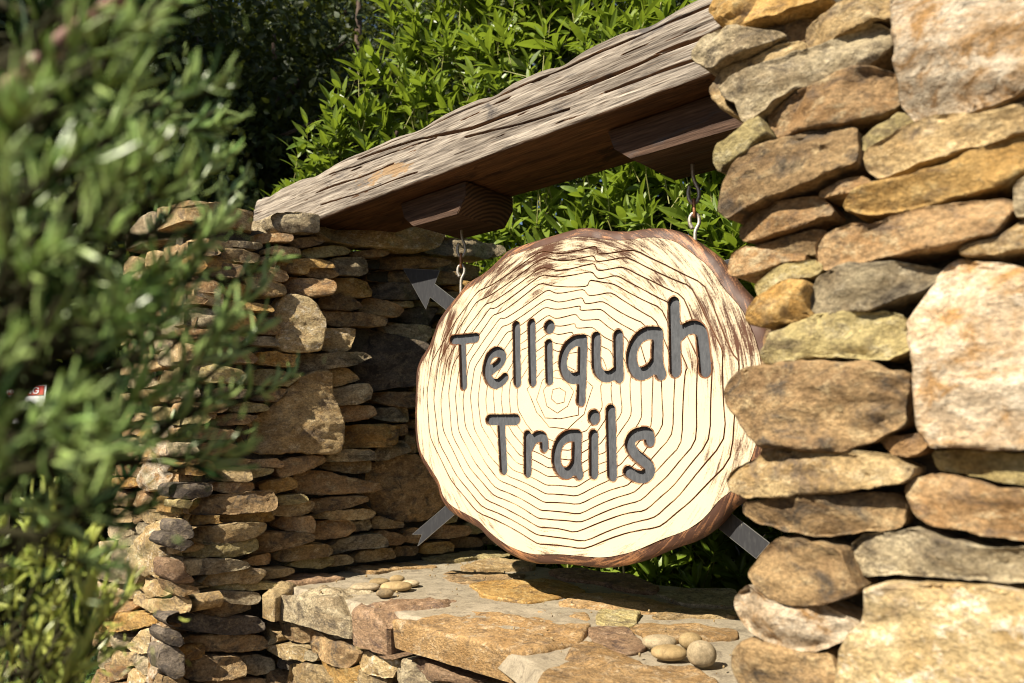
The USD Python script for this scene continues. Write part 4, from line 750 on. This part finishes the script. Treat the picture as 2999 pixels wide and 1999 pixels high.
def chain(px_top, px_bot, label, yc):
    a = on(1, yc, np.array([px_top]))[0]; b = on(1, yc, np.array([px_bot]))[0]; x = (a[0] + b[0]) / 2; z0, z1 = a[2], b[2]; H = z0 - z1
    t = thing("hanging_chain", label, "chain", (x, yc, z0), group=None)
    d = np.array([math.sin(TH), math.cos(TH) * .7, 0]); d /= np.linalg.norm(d)                                 # hook opens towards the viewer's left
    z = lambda f: z0 - H * f
    hp = [(0, z0 + .03), (0, z(.12)), (.006, z(.22)), (.016, z(.32)), (.017, z(.42)), (.008, z(.50)), (-.006, z(.51)), (-.015, z(.44)), (-.016, z(.34)), (-.011, z(.26))]
    hp = np.array(hp); tt = np.linspace(0, len(hp) - 1, 50); hp = np.stack([np.interp(tt, np.arange(len(hp)), hp[:, k]) for k in range(2)], 1)
    for _ in range(3): hp[1:-1] = (hp[:-2] + hp[1:-1] * 2 + hp[2:]) / 4
    obj("hook", tube(np.array([[x, yc, 0]]) + hp[:, :1] * d + hp[:, 1:] * Z, .0060), "zinc", t, smooth=True)
    e = np.cross(d, Z)
    obj("chain_link", link((x, yc, z(.58)), .0095, .5 * H * .24, .0050, e), "rusty", t, smooth=True)
    ey = np.array([(0, z1 - .05), (0, z(.93)), (.004, z(.88)), (.014, z(.80)), (.014, z(.72)), (.006, z(.655)), (-.006, z(.655)), (-.014, z(.72)), (-.014, z(.80)), (-.006, z(.87))])
    tt = np.linspace(0, len(ey) - 1, 50); ey = np.stack([np.interp(tt, np.arange(len(ey)), ey[:, k]) for k in range(2)], 1)
    for _ in range(3): ey[1:-1] = (ey[:-2] + ey[1:-1] * 2 + ey[2:]) / 4
    obj("eye_screw", tube(np.array([[x, yc, 0]]) + ey[:, :1] * d + ey[:, 1:] * Z, .0060), "zinc", t, smooth=True)
chain((1058, 525), (1061, 652), "short rusty hook chain holding the sign's left side under the left bracket", .034)
chain((1590, 385), (1597, 546), "galvanised hook chain holding the sign's right side beside the near pillar", .034)

# ------------------------------------------------------------------ river pebbles set on the ledge
def pebble(tl, cx_, cy_, rx, ry, label, group, seed, h=None, lift=0.0, mat=None):
    o = tile(tl, f"{cx_},{cy_ + ry * .55} {cx_ - rx},{cy_} {cx_ + rx},{cy_}")
    w = on(2, ZS + .004 + lift, o); wid = np.linalg.norm(w[1] - w[2]) / 2; 
    dist = np.linalg.norm(w[0] - CAM); hh = ry / TILES[tl][2] * (2352 / 2999) / FPX * dist * .86 if h is None else h
    s = trimesh.creation.icosphere(4); v = np.array(s.vertices); v = np.sign(v) * np.abs(v) ** .93
    v = v * [wid, wid * .72, hh]; v += .004 * (meshkit.fbm(v * 22 + seed, 2, seed)[:, None] - .5) * s.vertices
    ang = math.atan2(RIGHT[1], RIGHT[0]); c, s_ = math.cos(ang), math.sin(ang); v = np.stack([v[:, 0] * c - v[:, 1] * s_, v[:, 0] * s_ + v[:, 1] * c, v[:, 2] + hh * .93], 1)
    loc = w[0] + FLAT * wid * .55; loc[2] = ZS + .003 + lift
    t = thing("pebble", label, "pebble", loc, group); obj("pebble_body", (v + loc, s.faces), mat or ("pebble", "pebble_pale", "pebble")[seed % 3], t, smooth=True)
gl = "river pebbles grouped on the ledge"
pebble("U5", 600, 577, 150, 42, "flat tan pebble farthest left in the cluster near the far pillar", gl, 1)
pebble("U5", 755, 520, 105, 40, "pale pebble at the back left of the far pebble cluster", gl, 2)
pebble("U5", 945, 488, 78, 42, "small round pebble at the back of the far pebble cluster", gl, 3)
pebble("U5", 1080, 535, 100, 40, "pebble at the right end of the far pebble cluster", gl, 4)
pebble("U5", 930, 580, 168, 55, "largest pale oval pebble in the middle of the far pebble cluster", gl, 5)
pebble("U5", 812, 640, 92, 48, "dark brown pebble at the front of the far pebble cluster", gl, 6, mat="pebble_dark")
pebble("U6", 1580, 1190, 185, 80, "long pale pebble at the back left of the near pebble cluster", gl, 7)
pebble("U6", 1690, 1305, 195, 80, "long ochre pebble at the front left of the near pebble cluster", gl, 8)
pebble("U6", 1910, 1170, 125, 88, "round pebble at the back right of the near pebble cluster", gl, 9)
pebble("U6", 2035, 1335, 152, 140, "large egg-shaped pebble beside the near pillar's foot", gl, 10)

rg0 = np.random.default_rng(12); gv, gf, go = [], [], 0
for i in range(170):
    q = np.array([rg0.uniform(-1.15, .7), rg0.uniform(-.40, .5), ZS + .010]); b = trimesh.creation.icosphere(1); r = rg0.uniform(.0015, .0045); v = np.array(b.vertices) * rg0.uniform(.6, 1.3, 3) * r + q; gv.append(v); gf.append(np.array(b.faces) + go); go += len(v)
tag(obj("grit", (np.vstack(gv), np.vstack(gf)), "tan"), "loose grit scattered over the ledge's flagstones and mortar", "grit", kind="stuff")
# ------------------------------------------------------------------ plants
def leaf_mesh(l, w, fold=.25, bend=.2, n=5, seed=0):
    s = np.linspace(0, 1, n + 1); half = w / 2 * np.sin(np.pi * np.clip(s, 0, 1) ** .85) ** .8; half[0] = w * .04; half[-1] = 0
    zc = -bend * l * s ** 2
    mid = np.stack([s * l, 0 * s, zc], 1); lf = np.stack([s * l, half, zc + fold * half], 1); rt = np.stack([s * l, -half, zc + fold * half], 1)
    V = np.vstack([mid, lf, rt]); k = n + 1; F = []
    for i in range(n):
        F += [[i, i + 1, k + i + 1], [i, k + i + 1, k + i], [i, 2 * k + i + 1, i + 1], [i, 2 * k + i, 2 * k + i + 1]]
    return V, np.array(F)
def frames(direction, up_hint, rng=None, roll=0.0):
    """rotation whose first column is direction, third near up_hint; both (n,3)"""
    x = direction / np.linalg.norm(direction, axis=1, keepdims=True); y = np.cross(up_hint, x); y /= np.linalg.norm(y, axis=1, keepdims=True) + 1e-9; z = np.cross(x, y)
    return np.stack([x, y, z], 2)
def quats(Rm):
    from scipy.spatial.transform import Rotation
    q = Rotation.from_matrix(Rm).as_quat(); return Vt.QuathArray([Gf.Quath(float(a[3]), float(a[0]), float(a[1]), float(a[2])) for a in q])
def instancer(parent, name, protos, idx, pos, Rm, scale):
    path = numbered(parent.GetPath(), name); pi = UsdGeom.PointInstancer.Define(stage, path); o = loc_of(parent); targets = []
    for i, (v, f, mat) in enumerate(protos):
        p = f"{path}/prototypes/leaf_shape_{i + 1:03d}"; usdkit.mesh(stage, p, (v, f), MAT[mat], smooth=False); targets.append(p)
    UsdGeom.Scope.Define(stage, f"{path}/prototypes")
    for p in targets: pi.CreatePrototypesRel().AddTarget(p)
    pi.CreateProtoIndicesAttr(Vt.IntArray.FromNumpy(np.asarray(idx, np.int32))); pi.CreatePositionsAttr(Vt.Vec3fArray.FromNumpy(np.asarray(pos - o, np.float32)))
    pi.CreateOrientationsAttr(quats(Rm)); pi.CreateScalesAttr(Vt.Vec3fArray.FromNumpy(np.repeat(np.asarray(scale, np.float32)[:, None], 3, 1)))
    return tag(pi.GetPrim(), kind="stuff")

# ---- laurel hedge behind the wall
def hedge():
    rng = np.random.default_rng(77)
    line = np.array([(1.3, 1.35), (.5, 1.25), (-.5, 1.2), (-1.5, 1.12), (-2.3, .95), (-2.75, .72), (-3.05, .42)])
    seg = np.r_[0, np.cumsum(np.linalg.norm(np.diff(line, axis=0), axis=1))]
    t = thing("laurel_hedge", "tall glossy green laurel hedge filling the view behind the beam and sign", "hedge", (-1.2, 1.5, -1.6))
    def surf(s, z, depth):
        x = np.interp(s, seg, line[:, 0]); y = np.interp(s, seg, line[:, 1]); tx = np.gradient(line, axis=0); tx /= np.linalg.norm(tx, axis=1, keepdims=True)
        nx = np.interp(s, seg, tx[:, 1]); ny = np.interp(s, seg, -tx[:, 0]); nn = np.hypot(nx, ny); nx, ny = nx / nn, ny / nn
        if (ny.mean() > 0): nx, ny = -nx, -ny
        bulge = .34 * (meshkit.fbm(np.stack([s * 1.5, z * 1.5, s * 0], 1), 3, 5) - .5) - depth
        return np.stack([x + nx * bulge, y + ny * bulge, z], 1), np.stack([nx, ny, 0 * nx], 1)
    n = 2100; s = rng.uniform(0, seg[-1], n); z = rng.uniform(-1.3, 3.9, n); dep = np.where(rng.random(n) < .7, rng.uniform(-.03, .16, n), rng.uniform(.16, .55, n))
    P, N = surf(s, z, dep)
    ok = P[:, 0] > -3.05 + np.maximum(P[:, 2] - 1.45, 0) * .46 + rng.normal(0, .05, n); P, N, dep = P[ok], N[ok], dep[ok]; n = len(P)
    D = N * rng.uniform(.15, .75, (n, 1)) + Z * rng.uniform(.6, 1.25, (n, 1)) + rng.normal(0, .32, (n, 3)); D /= np.linalg.norm(D, axis=1, keepdims=True)
    protos = [leaf_mesh(.14, .036, .28, .16), leaf_mesh(.155, .041, .2, .28), leaf_mesh(.12, .036, .35, .08), leaf_mesh(.14, .033, .3, -.08)]
    pos, dirs, ups, sc, stems = [], [], [], [], []
    for i in range(n):
        L_ = rng.uniform(.10, .20); k = rng.integers(9, 15); d = D[i]; a = np.cross(d, [.3, .5, .81]); a /= np.linalg.norm(a); b = np.cross(d, a); ph = rng.uniform(0, 7)
        u = np.sort(rng.uniform(0, 1, k)) ** .8; th = ph + np.arange(k) * 2.4
        rd = np.cos(th)[:, None] * a + np.sin(th)[:, None] * b; op = np.radians(28 + 52 * (1 - u))[:, None] + rng.normal(0, .12, (k, 1))
        pos.append(P[i] - d * L_ * .6 + d * (u * L_)[:, None]); ld = d * np.cos(op) + rd * np.sin(op); dirs.append(ld); ups.append(d - ld * (d * ld).sum(1)[:, None] + rng.normal(0, .15, (k, 3))); sc.append(rng.uniform(.7, 1.18, k) * (1.15 if P[i][0] < -2.2 else 1))
        if dep[i] < .2: stems.append((P[i] - d * L_ * 1.3, P[i] + d * L_ * .38))
    pos, dirs, ups, sc = map(np.concatenate, (pos, dirs, ups, sc))
    # inner leaves that close the hedge
    m_ = 9000; s = rng.uniform(0, seg[-1], m_); z = rng.uniform(-1.5, 4.0, m_); Pi, Ni = surf(s, z, rng.uniform(.12, .8, m_)); ok = Pi[:, 0] > -2.95 + np.maximum(Pi[:, 2] - 1.45, 0) * .46; Pi, Ni = Pi[ok], Ni[ok]; m_ = len(Pi)
    pos = np.vstack([pos, Pi]); di = Ni * .6 + rng.normal(0, .7, (m_, 3)); dirs = np.vstack([dirs, di]); ups = np.vstack([ups, Ni + rng.normal(0, .5, (m_, 3)) + Z]); sc = np.r_[sc, rng.uniform(1.1, 1.9, m_)]
    Rm = frames(dirs, ups); idx = rng.integers(0, len(protos), len(pos))
    # the leaves that show largest become parts of their own
    mid = pos + Rm[:, :, 0] * (.05 * sc)[:, None]; rel = mid - CAM; zc = rel @ FWD; px = CX + FPX * (rel @ RIGHT) / zc; py = CY - FPX * (rel @ UP) / zc
    facing = np.abs((Rm[:, :, 2] * rel).sum(1)) / np.linalg.norm(rel, axis=1); score = sc * sc / zc ** 2 * facing
    beam_z = (py > (1015 - .36 * (px + 650)) - 40)
    front = np.arange(len(pos)) < len(pos) - m_
    seen = front & (px > 600) & (px < 1690) & (py > 0) & ((py < 1015 - .445 * (px + 650)) | ((py > 1015 - .30 * (px + 650)) & (py < 560) & (px > 1150)))
    inner_first = np.linalg.norm(mid - CAM, axis=1)
    score = np.where(seen, score / (1 + .0 * inner_first), 0); big = np.argsort(-score)[:300]; big = big[score[big] > 0]
    for i in big:
        v, f = protos[idx[i]]; obj("leaf", (v * sc[i] @ Rm[i].T + pos[i], f), "laurel_leaf", t)
    rest = np.setdiff1d(np.arange(len(pos)), big)
    instancer(t, "foliage", [(v, f, "laurel_leaf") for v, f in protos], idx[rest], pos[rest], Rm[rest], sc[rest])
    V, F, o = [], [], 0
    for a, b in stems:
        v, f = tube([a, (a + b) / 2 + rng.normal(0, .006, 3), b], [.0032, .0026, .0014], 5); V.append(v); F.append(f + o); o += len(v)
    tag(obj("young_stems", (np.vstack(V), np.vstack(F)), "stem", t, smooth=True), kind="stuff")
    V, F, o = [], [], 0
    for i in range(60):
        s_ = rng.uniform(0, seg[-1], 1); p, nn = surf(s_, np.array([-1.6]), np.array([rng.uniform(.3, .6)])); p = p[0]; q = p + np.array([rng.normal(0, .25), rng.normal(-.05, .12), rng.uniform(1.4, 3.0)])
        v, f = tube([p, p * .6 + q * .4 + rng.normal(0, .05, 3), q], [.009, .007, .003], 6); V.append(v); F.append(f + o); o += len(v)
    tag(obj("branches", (np.vstack(V), np.vstack(F)), "twig", t, smooth=True), kind="stuff")
hedge()

# ---- conifers in front
def shoot(L_, k, nl, seed, curve=.25, spread=.55, core=.0036):
    rng = np.random.default_rng(seed); V, F, o = [], [], 0
    def axis(u): return np.stack([u * L_, 0 * u, curve * L_ * u ** 2], -1)
    st, sf = tube(axis(np.linspace(0, 1, 6)), core * np.array([.5, .9, 1.0, 1.0, .85, .45]), 6); V.append(st); F.append(sf); o = len(st)
    for i in range(k):
        u = (i + .5) / k; p = axis(np.array(u)); tdir = np.array([1, 0, 2 * curve * u]); tdir /= np.linalg.norm(tdir); th = i * 2.39996 + rng.normal(0, .2); a = np.array([0, 1, 0.]); b = np.cross(tdir, a); rd = math.cos(th) * a + math.sin(th) * b
        ln = nl * (1.0 - .35 * u) * rng.uniform(.8, 1.15); s = spread * (1 - .65 * u ** 2); d1 = tdir * math.cos(s) + rd * math.sin(s); d2 = tdir * math.cos(s * .45) + rd * math.sin(s * .45)
        side = np.cross(d1, rd); side /= np.linalg.norm(side); w = .0021
        q0, q1, q2 = p, p + d1 * ln * .55, p + d1 * ln * .55 + d2 * ln * .5
        V.append(np.array([q0 + side * w * .6, q0 - side * w * .6, q1 + side * w, q1 - side * w, q2])); F.append(np.array([[0, 1, 3], [0, 3, 2], [2, 3, 4]]) + o); o += 5
    return np.vstack(V), np.vstack(F)
def conifer(label, trunk, tips, mat, seed, twig=.05, fingers=(10, 17), dots=(8, 16), side=2, group=None, sscale=1.0, name="conifer_shrub"):
    rng = np.random.default_rng(seed); base = np.asarray(trunk[0], float)
    t = thing(name, label, "conifer", base, group)
    obj("trunk", tube(trunk, np.linspace(.035, .012, len(trunk)), 10), "bark", t, smooth=True)
    pos, dirs, ups, sc, tipf = [], [], [], [], []
    tw_v, tw_f, tw_o = [], [], 0
    for row in tips:
        start, tip = np.asarray(row[0], float), np.asarray(row[1], float); lit = row[2] if len(row) > 2 else .9  # chance of the bright foliage copy; low means painted shade
        L_ = np.linalg.norm(tip - start); u = np.linspace(0, 1, 14)
        sag = -.12 * L_ * np.sin(u * math.pi)[:, None] * Z + .10 * L_ * (u ** 3)[:, None] * Z - .10 * L_ * u[:, None] * Z
        P = start + (tip - start) * u[:, None] + sag + rng.normal(0, .005, (14, 3)) * u[:, None]
        obj("branch", tube(P, np.linspace(.0075, .0018, 14), 7), "twig", t, smooth=True)
        td = P[13] - P[9]; td /= np.linalg.norm(td); spots = [(P[13], td)]
        for k in range(side):
            if rng.random() < .75:
                f = rng.uniform(.55, .9); q = np.array([np.interp(f, u, P[:, c]) for c in range(3)]); e = td * .7 + rng.normal(0, .5, 3) + Z * .2; e /= np.linalg.norm(e); spots.append((q + e * twig * rng.uniform(.7, 1.6), e))
                v, f_ = tube([q, q + e * twig * .5 + Z * .004, spots[-1][0]], [.0028, .0022, .0016], 5); tw_v.append(v); tw_f.append(f_ + tw_o); tw_o += len(v)
        for c0, d in spots:
            d = d + Z * .30 + rng.normal(0, .18, 3); d /= np.linalg.norm(d); ln = twig * rng.uniform(.8, 1.3); bend = rng.normal(0, .25, 3) + Z * .2
            v, f_ = tube([c0 - d * ln * .3, c0 + d * ln * .4, c0 + d * ln + bend * ln * .2], [.0026, .0022, .0014], 5); tw_v.append(v); tw_f.append(f_ + tw_o); tw_o += len(v)
            nf = int(rng.integers(*fingers))
            for q in range(nf):
                g = (q + rng.random()) / nf; c = c0 + d * ln * g + bend * ln * .2 * g * g; a = np.cross(d, rng.normal(0, 1, 3)); a /= np.linalg.norm(a)
                th = math.radians(rng.uniform(18, 62) * (1.15 - .6 * g)); e = d * math.cos(th) + a * math.sin(th) + Z * .12
                if name == "conifer_shrub" and mat == "conifer_leaf" and -30 < CX + FPX * ((c - CAM) @ RIGHT) / ((c - CAM) @ FWD) < 100 and 860 < CY - FPX * ((c - CAM) @ UP) / ((c - CAM) @ FWD) < 950: continue
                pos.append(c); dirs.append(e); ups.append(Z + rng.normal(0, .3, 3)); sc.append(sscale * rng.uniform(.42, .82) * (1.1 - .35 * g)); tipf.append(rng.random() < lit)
            for q in range(int(rng.integers(*dots))):
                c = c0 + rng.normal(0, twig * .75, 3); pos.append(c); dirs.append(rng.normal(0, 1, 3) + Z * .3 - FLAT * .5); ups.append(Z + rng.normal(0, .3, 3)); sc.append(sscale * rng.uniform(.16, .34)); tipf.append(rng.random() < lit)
    tag(obj("twigs", (np.vstack(tw_v), np.vstack(tw_f)), "twig", t, smooth=True), kind="stuff")
    protos = [shoot(.050, 34, .011, 1, .35), shoot(.068, 44, .011, 2, .55), shoot(.038, 28, .010, 3, .15), shoot(.060, 38, .011, 4, -.15)]
    pos, dirs, ups, sc = map(np.array, (pos, dirs, ups, sc)); Rm = frames(dirs, ups)
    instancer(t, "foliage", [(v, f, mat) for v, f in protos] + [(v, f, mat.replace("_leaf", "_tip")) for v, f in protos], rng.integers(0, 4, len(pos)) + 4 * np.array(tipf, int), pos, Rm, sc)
def at(px, py, dist): d = px_ray(np.array([px]), np.array([py]))[0]; return CAM + d / np.linalg.norm(d) * dist
T0 = at(-460, 900, .80); trunkA = [np.array([T0[0], T0[1], -1.6]), np.array([T0[0] + .03, T0[1], -.8]), np.array([T0[0], T0[1] + .02, -.2]), np.array([T0[0] + .02, T0[1], .35]), np.array([T0[0], T0[1], .62])]
tipsA = [(390, 20, .95), (330, 70, 1.0), (270, 110, .80), (190, 10, .75), (90, 60, .7), (430, 290, .98), (370, 230, .88), (150, 230, .72), (250, 340, .8), (440, 420, 1.05), (530, 480, 1.12), (480, 560, 1.05), (400, 600, .88), (530, 640, 1.12), (520, 770, 1.12), (570, 920, 1.12), (480, 860, 1.0), (400, 980, .98), (390, 860, .85), (290, 690, .75), (150, 560, .68), (90, 800, .68), (250, 930, .78), (330, 1060, .95), (120, 1030, .66), (120, 1200, .74), (20, 400, .66), (20, 640, .64), (10, 930, .62), (0, 1160, .64), (330, 480, .82), (210, 480, .74), (310, 820, .8), (190, 760, .72), (170, 1130, .76), (60, 230, .68), (330, 330, .9), (110, 430, .7), (400, 480, .95), (150, 900, .74), (480, 740, 1.0), (370, 730, .9), (80, 660, .7), (230, 590, .78), (60, 1000, .72)]
def start_for(tip, trunk, rng):
    z = tip[2] + rng.uniform(-.14, .12); z = float(np.clip(z, -1.3, .55)); tr = np.array(trunk); return np.array([np.interp(z, tr[:, 2], tr[:, 0]), np.interp(z, tr[:, 2], tr[:, 1]), z])
rg = np.random.default_rng(9)
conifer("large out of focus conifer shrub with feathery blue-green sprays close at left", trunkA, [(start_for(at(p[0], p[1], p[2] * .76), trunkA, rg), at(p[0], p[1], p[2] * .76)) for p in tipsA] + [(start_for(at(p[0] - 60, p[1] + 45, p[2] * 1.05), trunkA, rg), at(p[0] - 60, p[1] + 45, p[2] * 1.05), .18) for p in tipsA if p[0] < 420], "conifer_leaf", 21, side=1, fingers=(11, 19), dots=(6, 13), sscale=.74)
brc = [at(-90, 300, .62), at(40, 190, .60), at(150, 90, .60), at(260, 10, .62), at(380, -90, .66)]
obj("bare_branch", tube(brc, [.0075, .007, .0062, .0055, .005], 9), "red_bark", stage.GetPrimAtPath("/World/conifer_shrub"), smooth=True)
tb = at(-190, 1380, 1.0) * [1, 1, 0] + [0, 0, -1.6]; trunkB = [tb, tb + [.02, 0, .4], tb + [0, .02, .9], tb + [.02, 0, 1.3]]
tipsB = []
for i in range(46):
    a = rg.uniform(0, 2 * math.pi); z = rg.uniform(-.80, -.24); r = .27 * (1 - .30 * (z + 1.6) / 1.3) * rg.uniform(.6, 1.1); tipsB.append((np.array([tb[0], tb[1], z - .1]), np.array([tb[0] + math.cos(a) * r, tb[1] + math.sin(a) * r, z])))
conifer("yellow-green sunlit conifer shrub low in the left corner before the far pillar", trunkB, tipsB, "shrub_leaf", 22, twig=.05, side=3, sscale=.9)
tj = on(2, -1.6, np.array([[110, 1540]]))[0] * .35 + np.array([-2.75, -.62, -1.6]) * .65
tipsJ = [(tj + [0, 0, .1], tj + np.array([math.cos(a) * r, math.sin(a) * r, h])) for a, r, h in zip(rg.uniform(0, 6.28, 26), rg.uniform(.1, .34, 26), rg.uniform(.18, .5, 26))]
conifer("small dark green juniper on the ground left of the far pillar", [tj, tj + [0, 0, .15], tj + [.02, 0, .3]], tipsJ, "juniper_leaf", 23, twig=.05, side=3, sscale=1.0)

# ---- trees of the wood
def cluster(seed, n=26, r=.34, l=.10):
    rng = np.random.default_rng(seed); V, F, o = [], [], 0
    for i in range(n):
        v, f = leaf_mesh(l * rng.uniform(.7, 1.2), l * .52, .2, .2, 3); p = rng.normal(0, r * .5, 3); d = rng.normal(0, 1, (1, 3)); Rm = frames(d, rng.normal(0, 1, (1, 3)) + Z)[0]; V.append(v @ Rm.T + p); F.append(f + o); o += len(v)
    return np.vstack(V), np.vstack(F)
CL = [cluster(s) for s in (1, 2, 3, 4)]
def tree(label, x, y, h, r, seed, low=.15, n=900, group="trees of the dark wood"):
    rng = np.random.default_rng(seed); z0 = float(ground_height(np.array([x]), np.array([y]))[0]); t = thing("forest_tree", label, "tree", (x, y, z0), group)
    u = np.linspace(0, 1, 8); tp = np.stack([x + .25 * np.sin(u * 3 + seed), y + .2 * np.cos(u * 2.5 + seed), z0 - .1 + h * .92 * u], 1)
    obj("trunk", tube(tp, np.linspace(.16, .03, 8) * h / 8, 10), "bark", t, smooth=True)
    for k in range(9):
        f = rng.uniform(.25, .85); p = np.array([np.interp(f, u, tp[:, c]) for c in range(3)]); a = rng.uniform(0, 6.28); q = p + np.array([math.cos(a), math.sin(a), .5]) * r * rng.uniform(.5, .9); obj("limb", tube([p, (p + q) / 2 + [0, 0, .1], q], [.05, .03, .012], 6), "bark", t, smooth=True)
    blobs = [(np.array([x + rng.normal(0, r * .45), y + rng.normal(0, r * .45), z0 + h * rng.uniform(low, .95)]), rng.uniform(.35, .62) * r) for _ in range(16)]
    P = np.vstack([c + (lambda d: d / np.linalg.norm(d, axis=1, keepdims=True) * rad * rng.uniform(.35, 1.0, (n // 16, 1)) ** .5)(rng.normal(0, 1, (n // 16, 3))) for c, rad in blobs])
    Rm = frames(rng.normal(0, 1, (len(P), 3)), rng.normal(0, 1, (len(P), 3)))
    instancer(t, "crown", [(v, f, "forest_leaf") for v, f in CL], rng.integers(0, 4, len(P)), P, Rm, rng.uniform(.8, 1.3, len(P)))
looks = ["dense dark tree behind the conifer at the far left", "dark tree in the shade beyond the conifer's top", "shadowed tree left of the hedge with black gaps", "tree with a few yellowish leaves beside the hedge's left end", "darkest tree between the conifer and the hedge", "tall shaded tree behind the hedge's left end", "tree deep in the wood behind the black gap", "tree deep in the wood beyond the conifer", "tallest far tree above the black gap", "tall far tree over the hedge's left end", "tall far tree behind the conifer's left side"]
for i, (p, dist, h, r) in enumerate([(-120, 8.5, 6.5, 1.9), (120, 9.5, 7.0, 2.1), (330, 8.0, 6.5, 1.8), (560, 9.0, 7.0, 2.0), (450, 11.5, 8.0, 2.4), (760, 11.5, 8.5, 2.4), (620, 15, 10, 2.9), (200, 14.5, 10, 2.9), (400, 17, 17, 4.0), (700, 15, 16, 3.8), (40, 18, 17, 4.0)]):
    q = CAM + (lambda d: d / np.linalg.norm(d[:2]))(px_ray(np.array([p]), np.array([1015]))[0]) * dist; tree(looks[i], q[0], q[1], h, r, 40 + i, low=.06, n=1100 if i < 8 else 2600)
for i, (x, y, h, r) in enumerate([(-7.2, -6.0, 14, 2.3), (-9.6, -5.2, 15, 2.8), (-12.6, -6.5, 16, 3.2), (-15.8, -8, 16, 3.3), (-8.2, -8.6, 16, 2.8), (-11.2, -9.2, 17, 3.1), (-7.4, -4.0, 10, 2.0)]):  # unseen trees added towards the sun to shade the wood behind
    tree(["tall added shade tree outside the frame, closest to the far pillar", "second added shade tree outside the frame, behind the closest one", "broad added shade tree in the middle of the row outside the frame", "added shade tree at the far end of the row outside the frame", "front added shade tree outside the frame towards the road", "tallest added shade tree outside the frame, back of the front pair", "shortest added shade tree outside the frame beside the wood"][i], x, y, h, r, 60 + i, low=.12, n=1700, group="added shade trees outside the frame at left")
for i, (x, y, h, r) in enumerate([(-3.4, 3.6, 7.5, 1.9), (-1.4, 3.5, 7, 1.8), (.8, 3.7, 7.5, 1.9), (-5.6, 3.2, 8, 2.1), (3.0, 4.0, 8, 2.0)]):
    tree(["tree behind the hedge above the sign's left chain", "tree behind the hedge over the middle of the beam", "tree behind the hedge hidden by the near pillar", "tree behind the hedge's left end", "tree behind the near pillar"][i], x, y, h, r, 80 + i, low=.05, n=1000, group="trees behind the hedge")
# ---- rocks, leaves, grass and the warning board at the lower left
for i, (p, r) in enumerate([((215, 1345), .16), ((290, 1330), .13), ((255, 1400), .14), ((170, 1390), .15), ((310, 1385), .10)]):
    q = on(2, -1.55, np.array([p]))[0]; s = trimesh.creation.icosphere(4); v = np.array(s.vertices) * [r, r * .8, r * .6]; v += (v / r) * .09 * (meshkit.fbm(v * 7 + i * 5, 3, i)[:, None] - .5) * 1.6; v += q
    lab = ["bluish grey rock in shade behind the far pillar's foot", "bluish rock nearest the far pillar's left edge", "front bluish rock above the grass", "bluish rock farthest left behind the conifer", "small bluish rock tucked against the far pillar"][i]
    tag(obj("rock", (v, s.faces), "bluerock", smooth=True), lab, "rock", "grey rocks on the ground")
v, f = leaf_mesh(.11, .09, .3, .3, 5); q = on(2, -1.50, np.array([(225, 1502)]))[0]; Rm = frames(np.array([[.7, .5, .2]]), np.array([[-.3, -.6, .7]]))[0]
tag(obj("fallen_leaf", (v @ Rm.T + q, f), "autumn_leaf"), "orange fallen leaf on the ground beside the far pillar", "leaf")
v, f = leaf_mesh(.085, .045, .5, .5, 5); q = on(1, 1.02, np.array([(985, 150)]))[0]; Rm = frames(np.array([[.2, -.3, -1.0]]), np.array([[-.5, -.8, .2]]))[0]
gr = thing("grass", None, None, (-2.9, -.2, -1.6), kind="stuff"); rg2 = np.random.default_rng(5)
ng = 5200; gp = np.column_stack([rg2.uniform(-3.9, -1.9, ng), rg2.uniform(-1.0, .35, ng), np.full(ng, -1.61)]); bl = (np.array([[0, .003, 0], [0, -.003, 0], [.06, .002, .01], [.06, -.002, .01], [.11, 0, .035]]), np.array([[0, 1, 3], [0, 3, 2], [2, 3, 4]]))
instancer(gr, "blades", [(*bl, "grass_leaf")], np.zeros(ng), gp, frames(rg2.normal(0, .35, (ng, 3)) + Z, rg2.normal(0, 1, (ng, 3))), rg2.uniform(.6, 1.5, ng))
gr.ClearCustomDataByKey("kind"); tag(gr, kind="stuff")
WC = at(38, 905, 4.6)
wsn = thing("warning_sign", "small white and red warning board on a post behind the conifer", "warning sign", (WC[0], WC[1], -1.6))
wr, wu = RIGHT, Z; wn = np.cross(wr, wu)
def board(u0, u1, v0, v1, d0, d1, mat, name, parent=None, origin=None):
    b = trimesh.creation.box([u1 - u0, v1 - v0, d1 - d0]); q = np.array(b.vertices) + [(u0 + u1) / 2, (v0 + v1) / 2, (d0 + d1) / 2]; w = WC + q[:, :1] * wr + q[:, 1:2] * wu + q[:, 2:] * wn
    return obj(name, (w, b.faces), mat, parent or wsn, origin=origin)
pn = board(-.17, .15, -.15, .05, -.004, 0, "white_paint", "panel"); board(-.16, .14, -.005, .045, .0005, .003, "red_paint", "red_band", pn, loc_of(wsn)); board(-.15, -.02, -.12, -.03, .0005, .002, "blue_paint", "picture_panel", pn, loc_of(wsn))
tm = meshkit.text_mesh("WARNING", .034, .002, True); tv = np.array(tm.vertices); tv[:, 0] *= .255 / np.ptp(tv[:, 0]); w = WC + (tv[:, :1] - .14) * wr + (tv[:, 1:2] + .003) * wu + (tv[:, 2:] + .0035) * wn
obj("lettering", (w, tm.faces), "white_paint", pn, origin=loc_of(wsn))
board(-.02, .02, -1.75 - WC[2] * 0, -.15, -.03, -.006, "twig", "post")
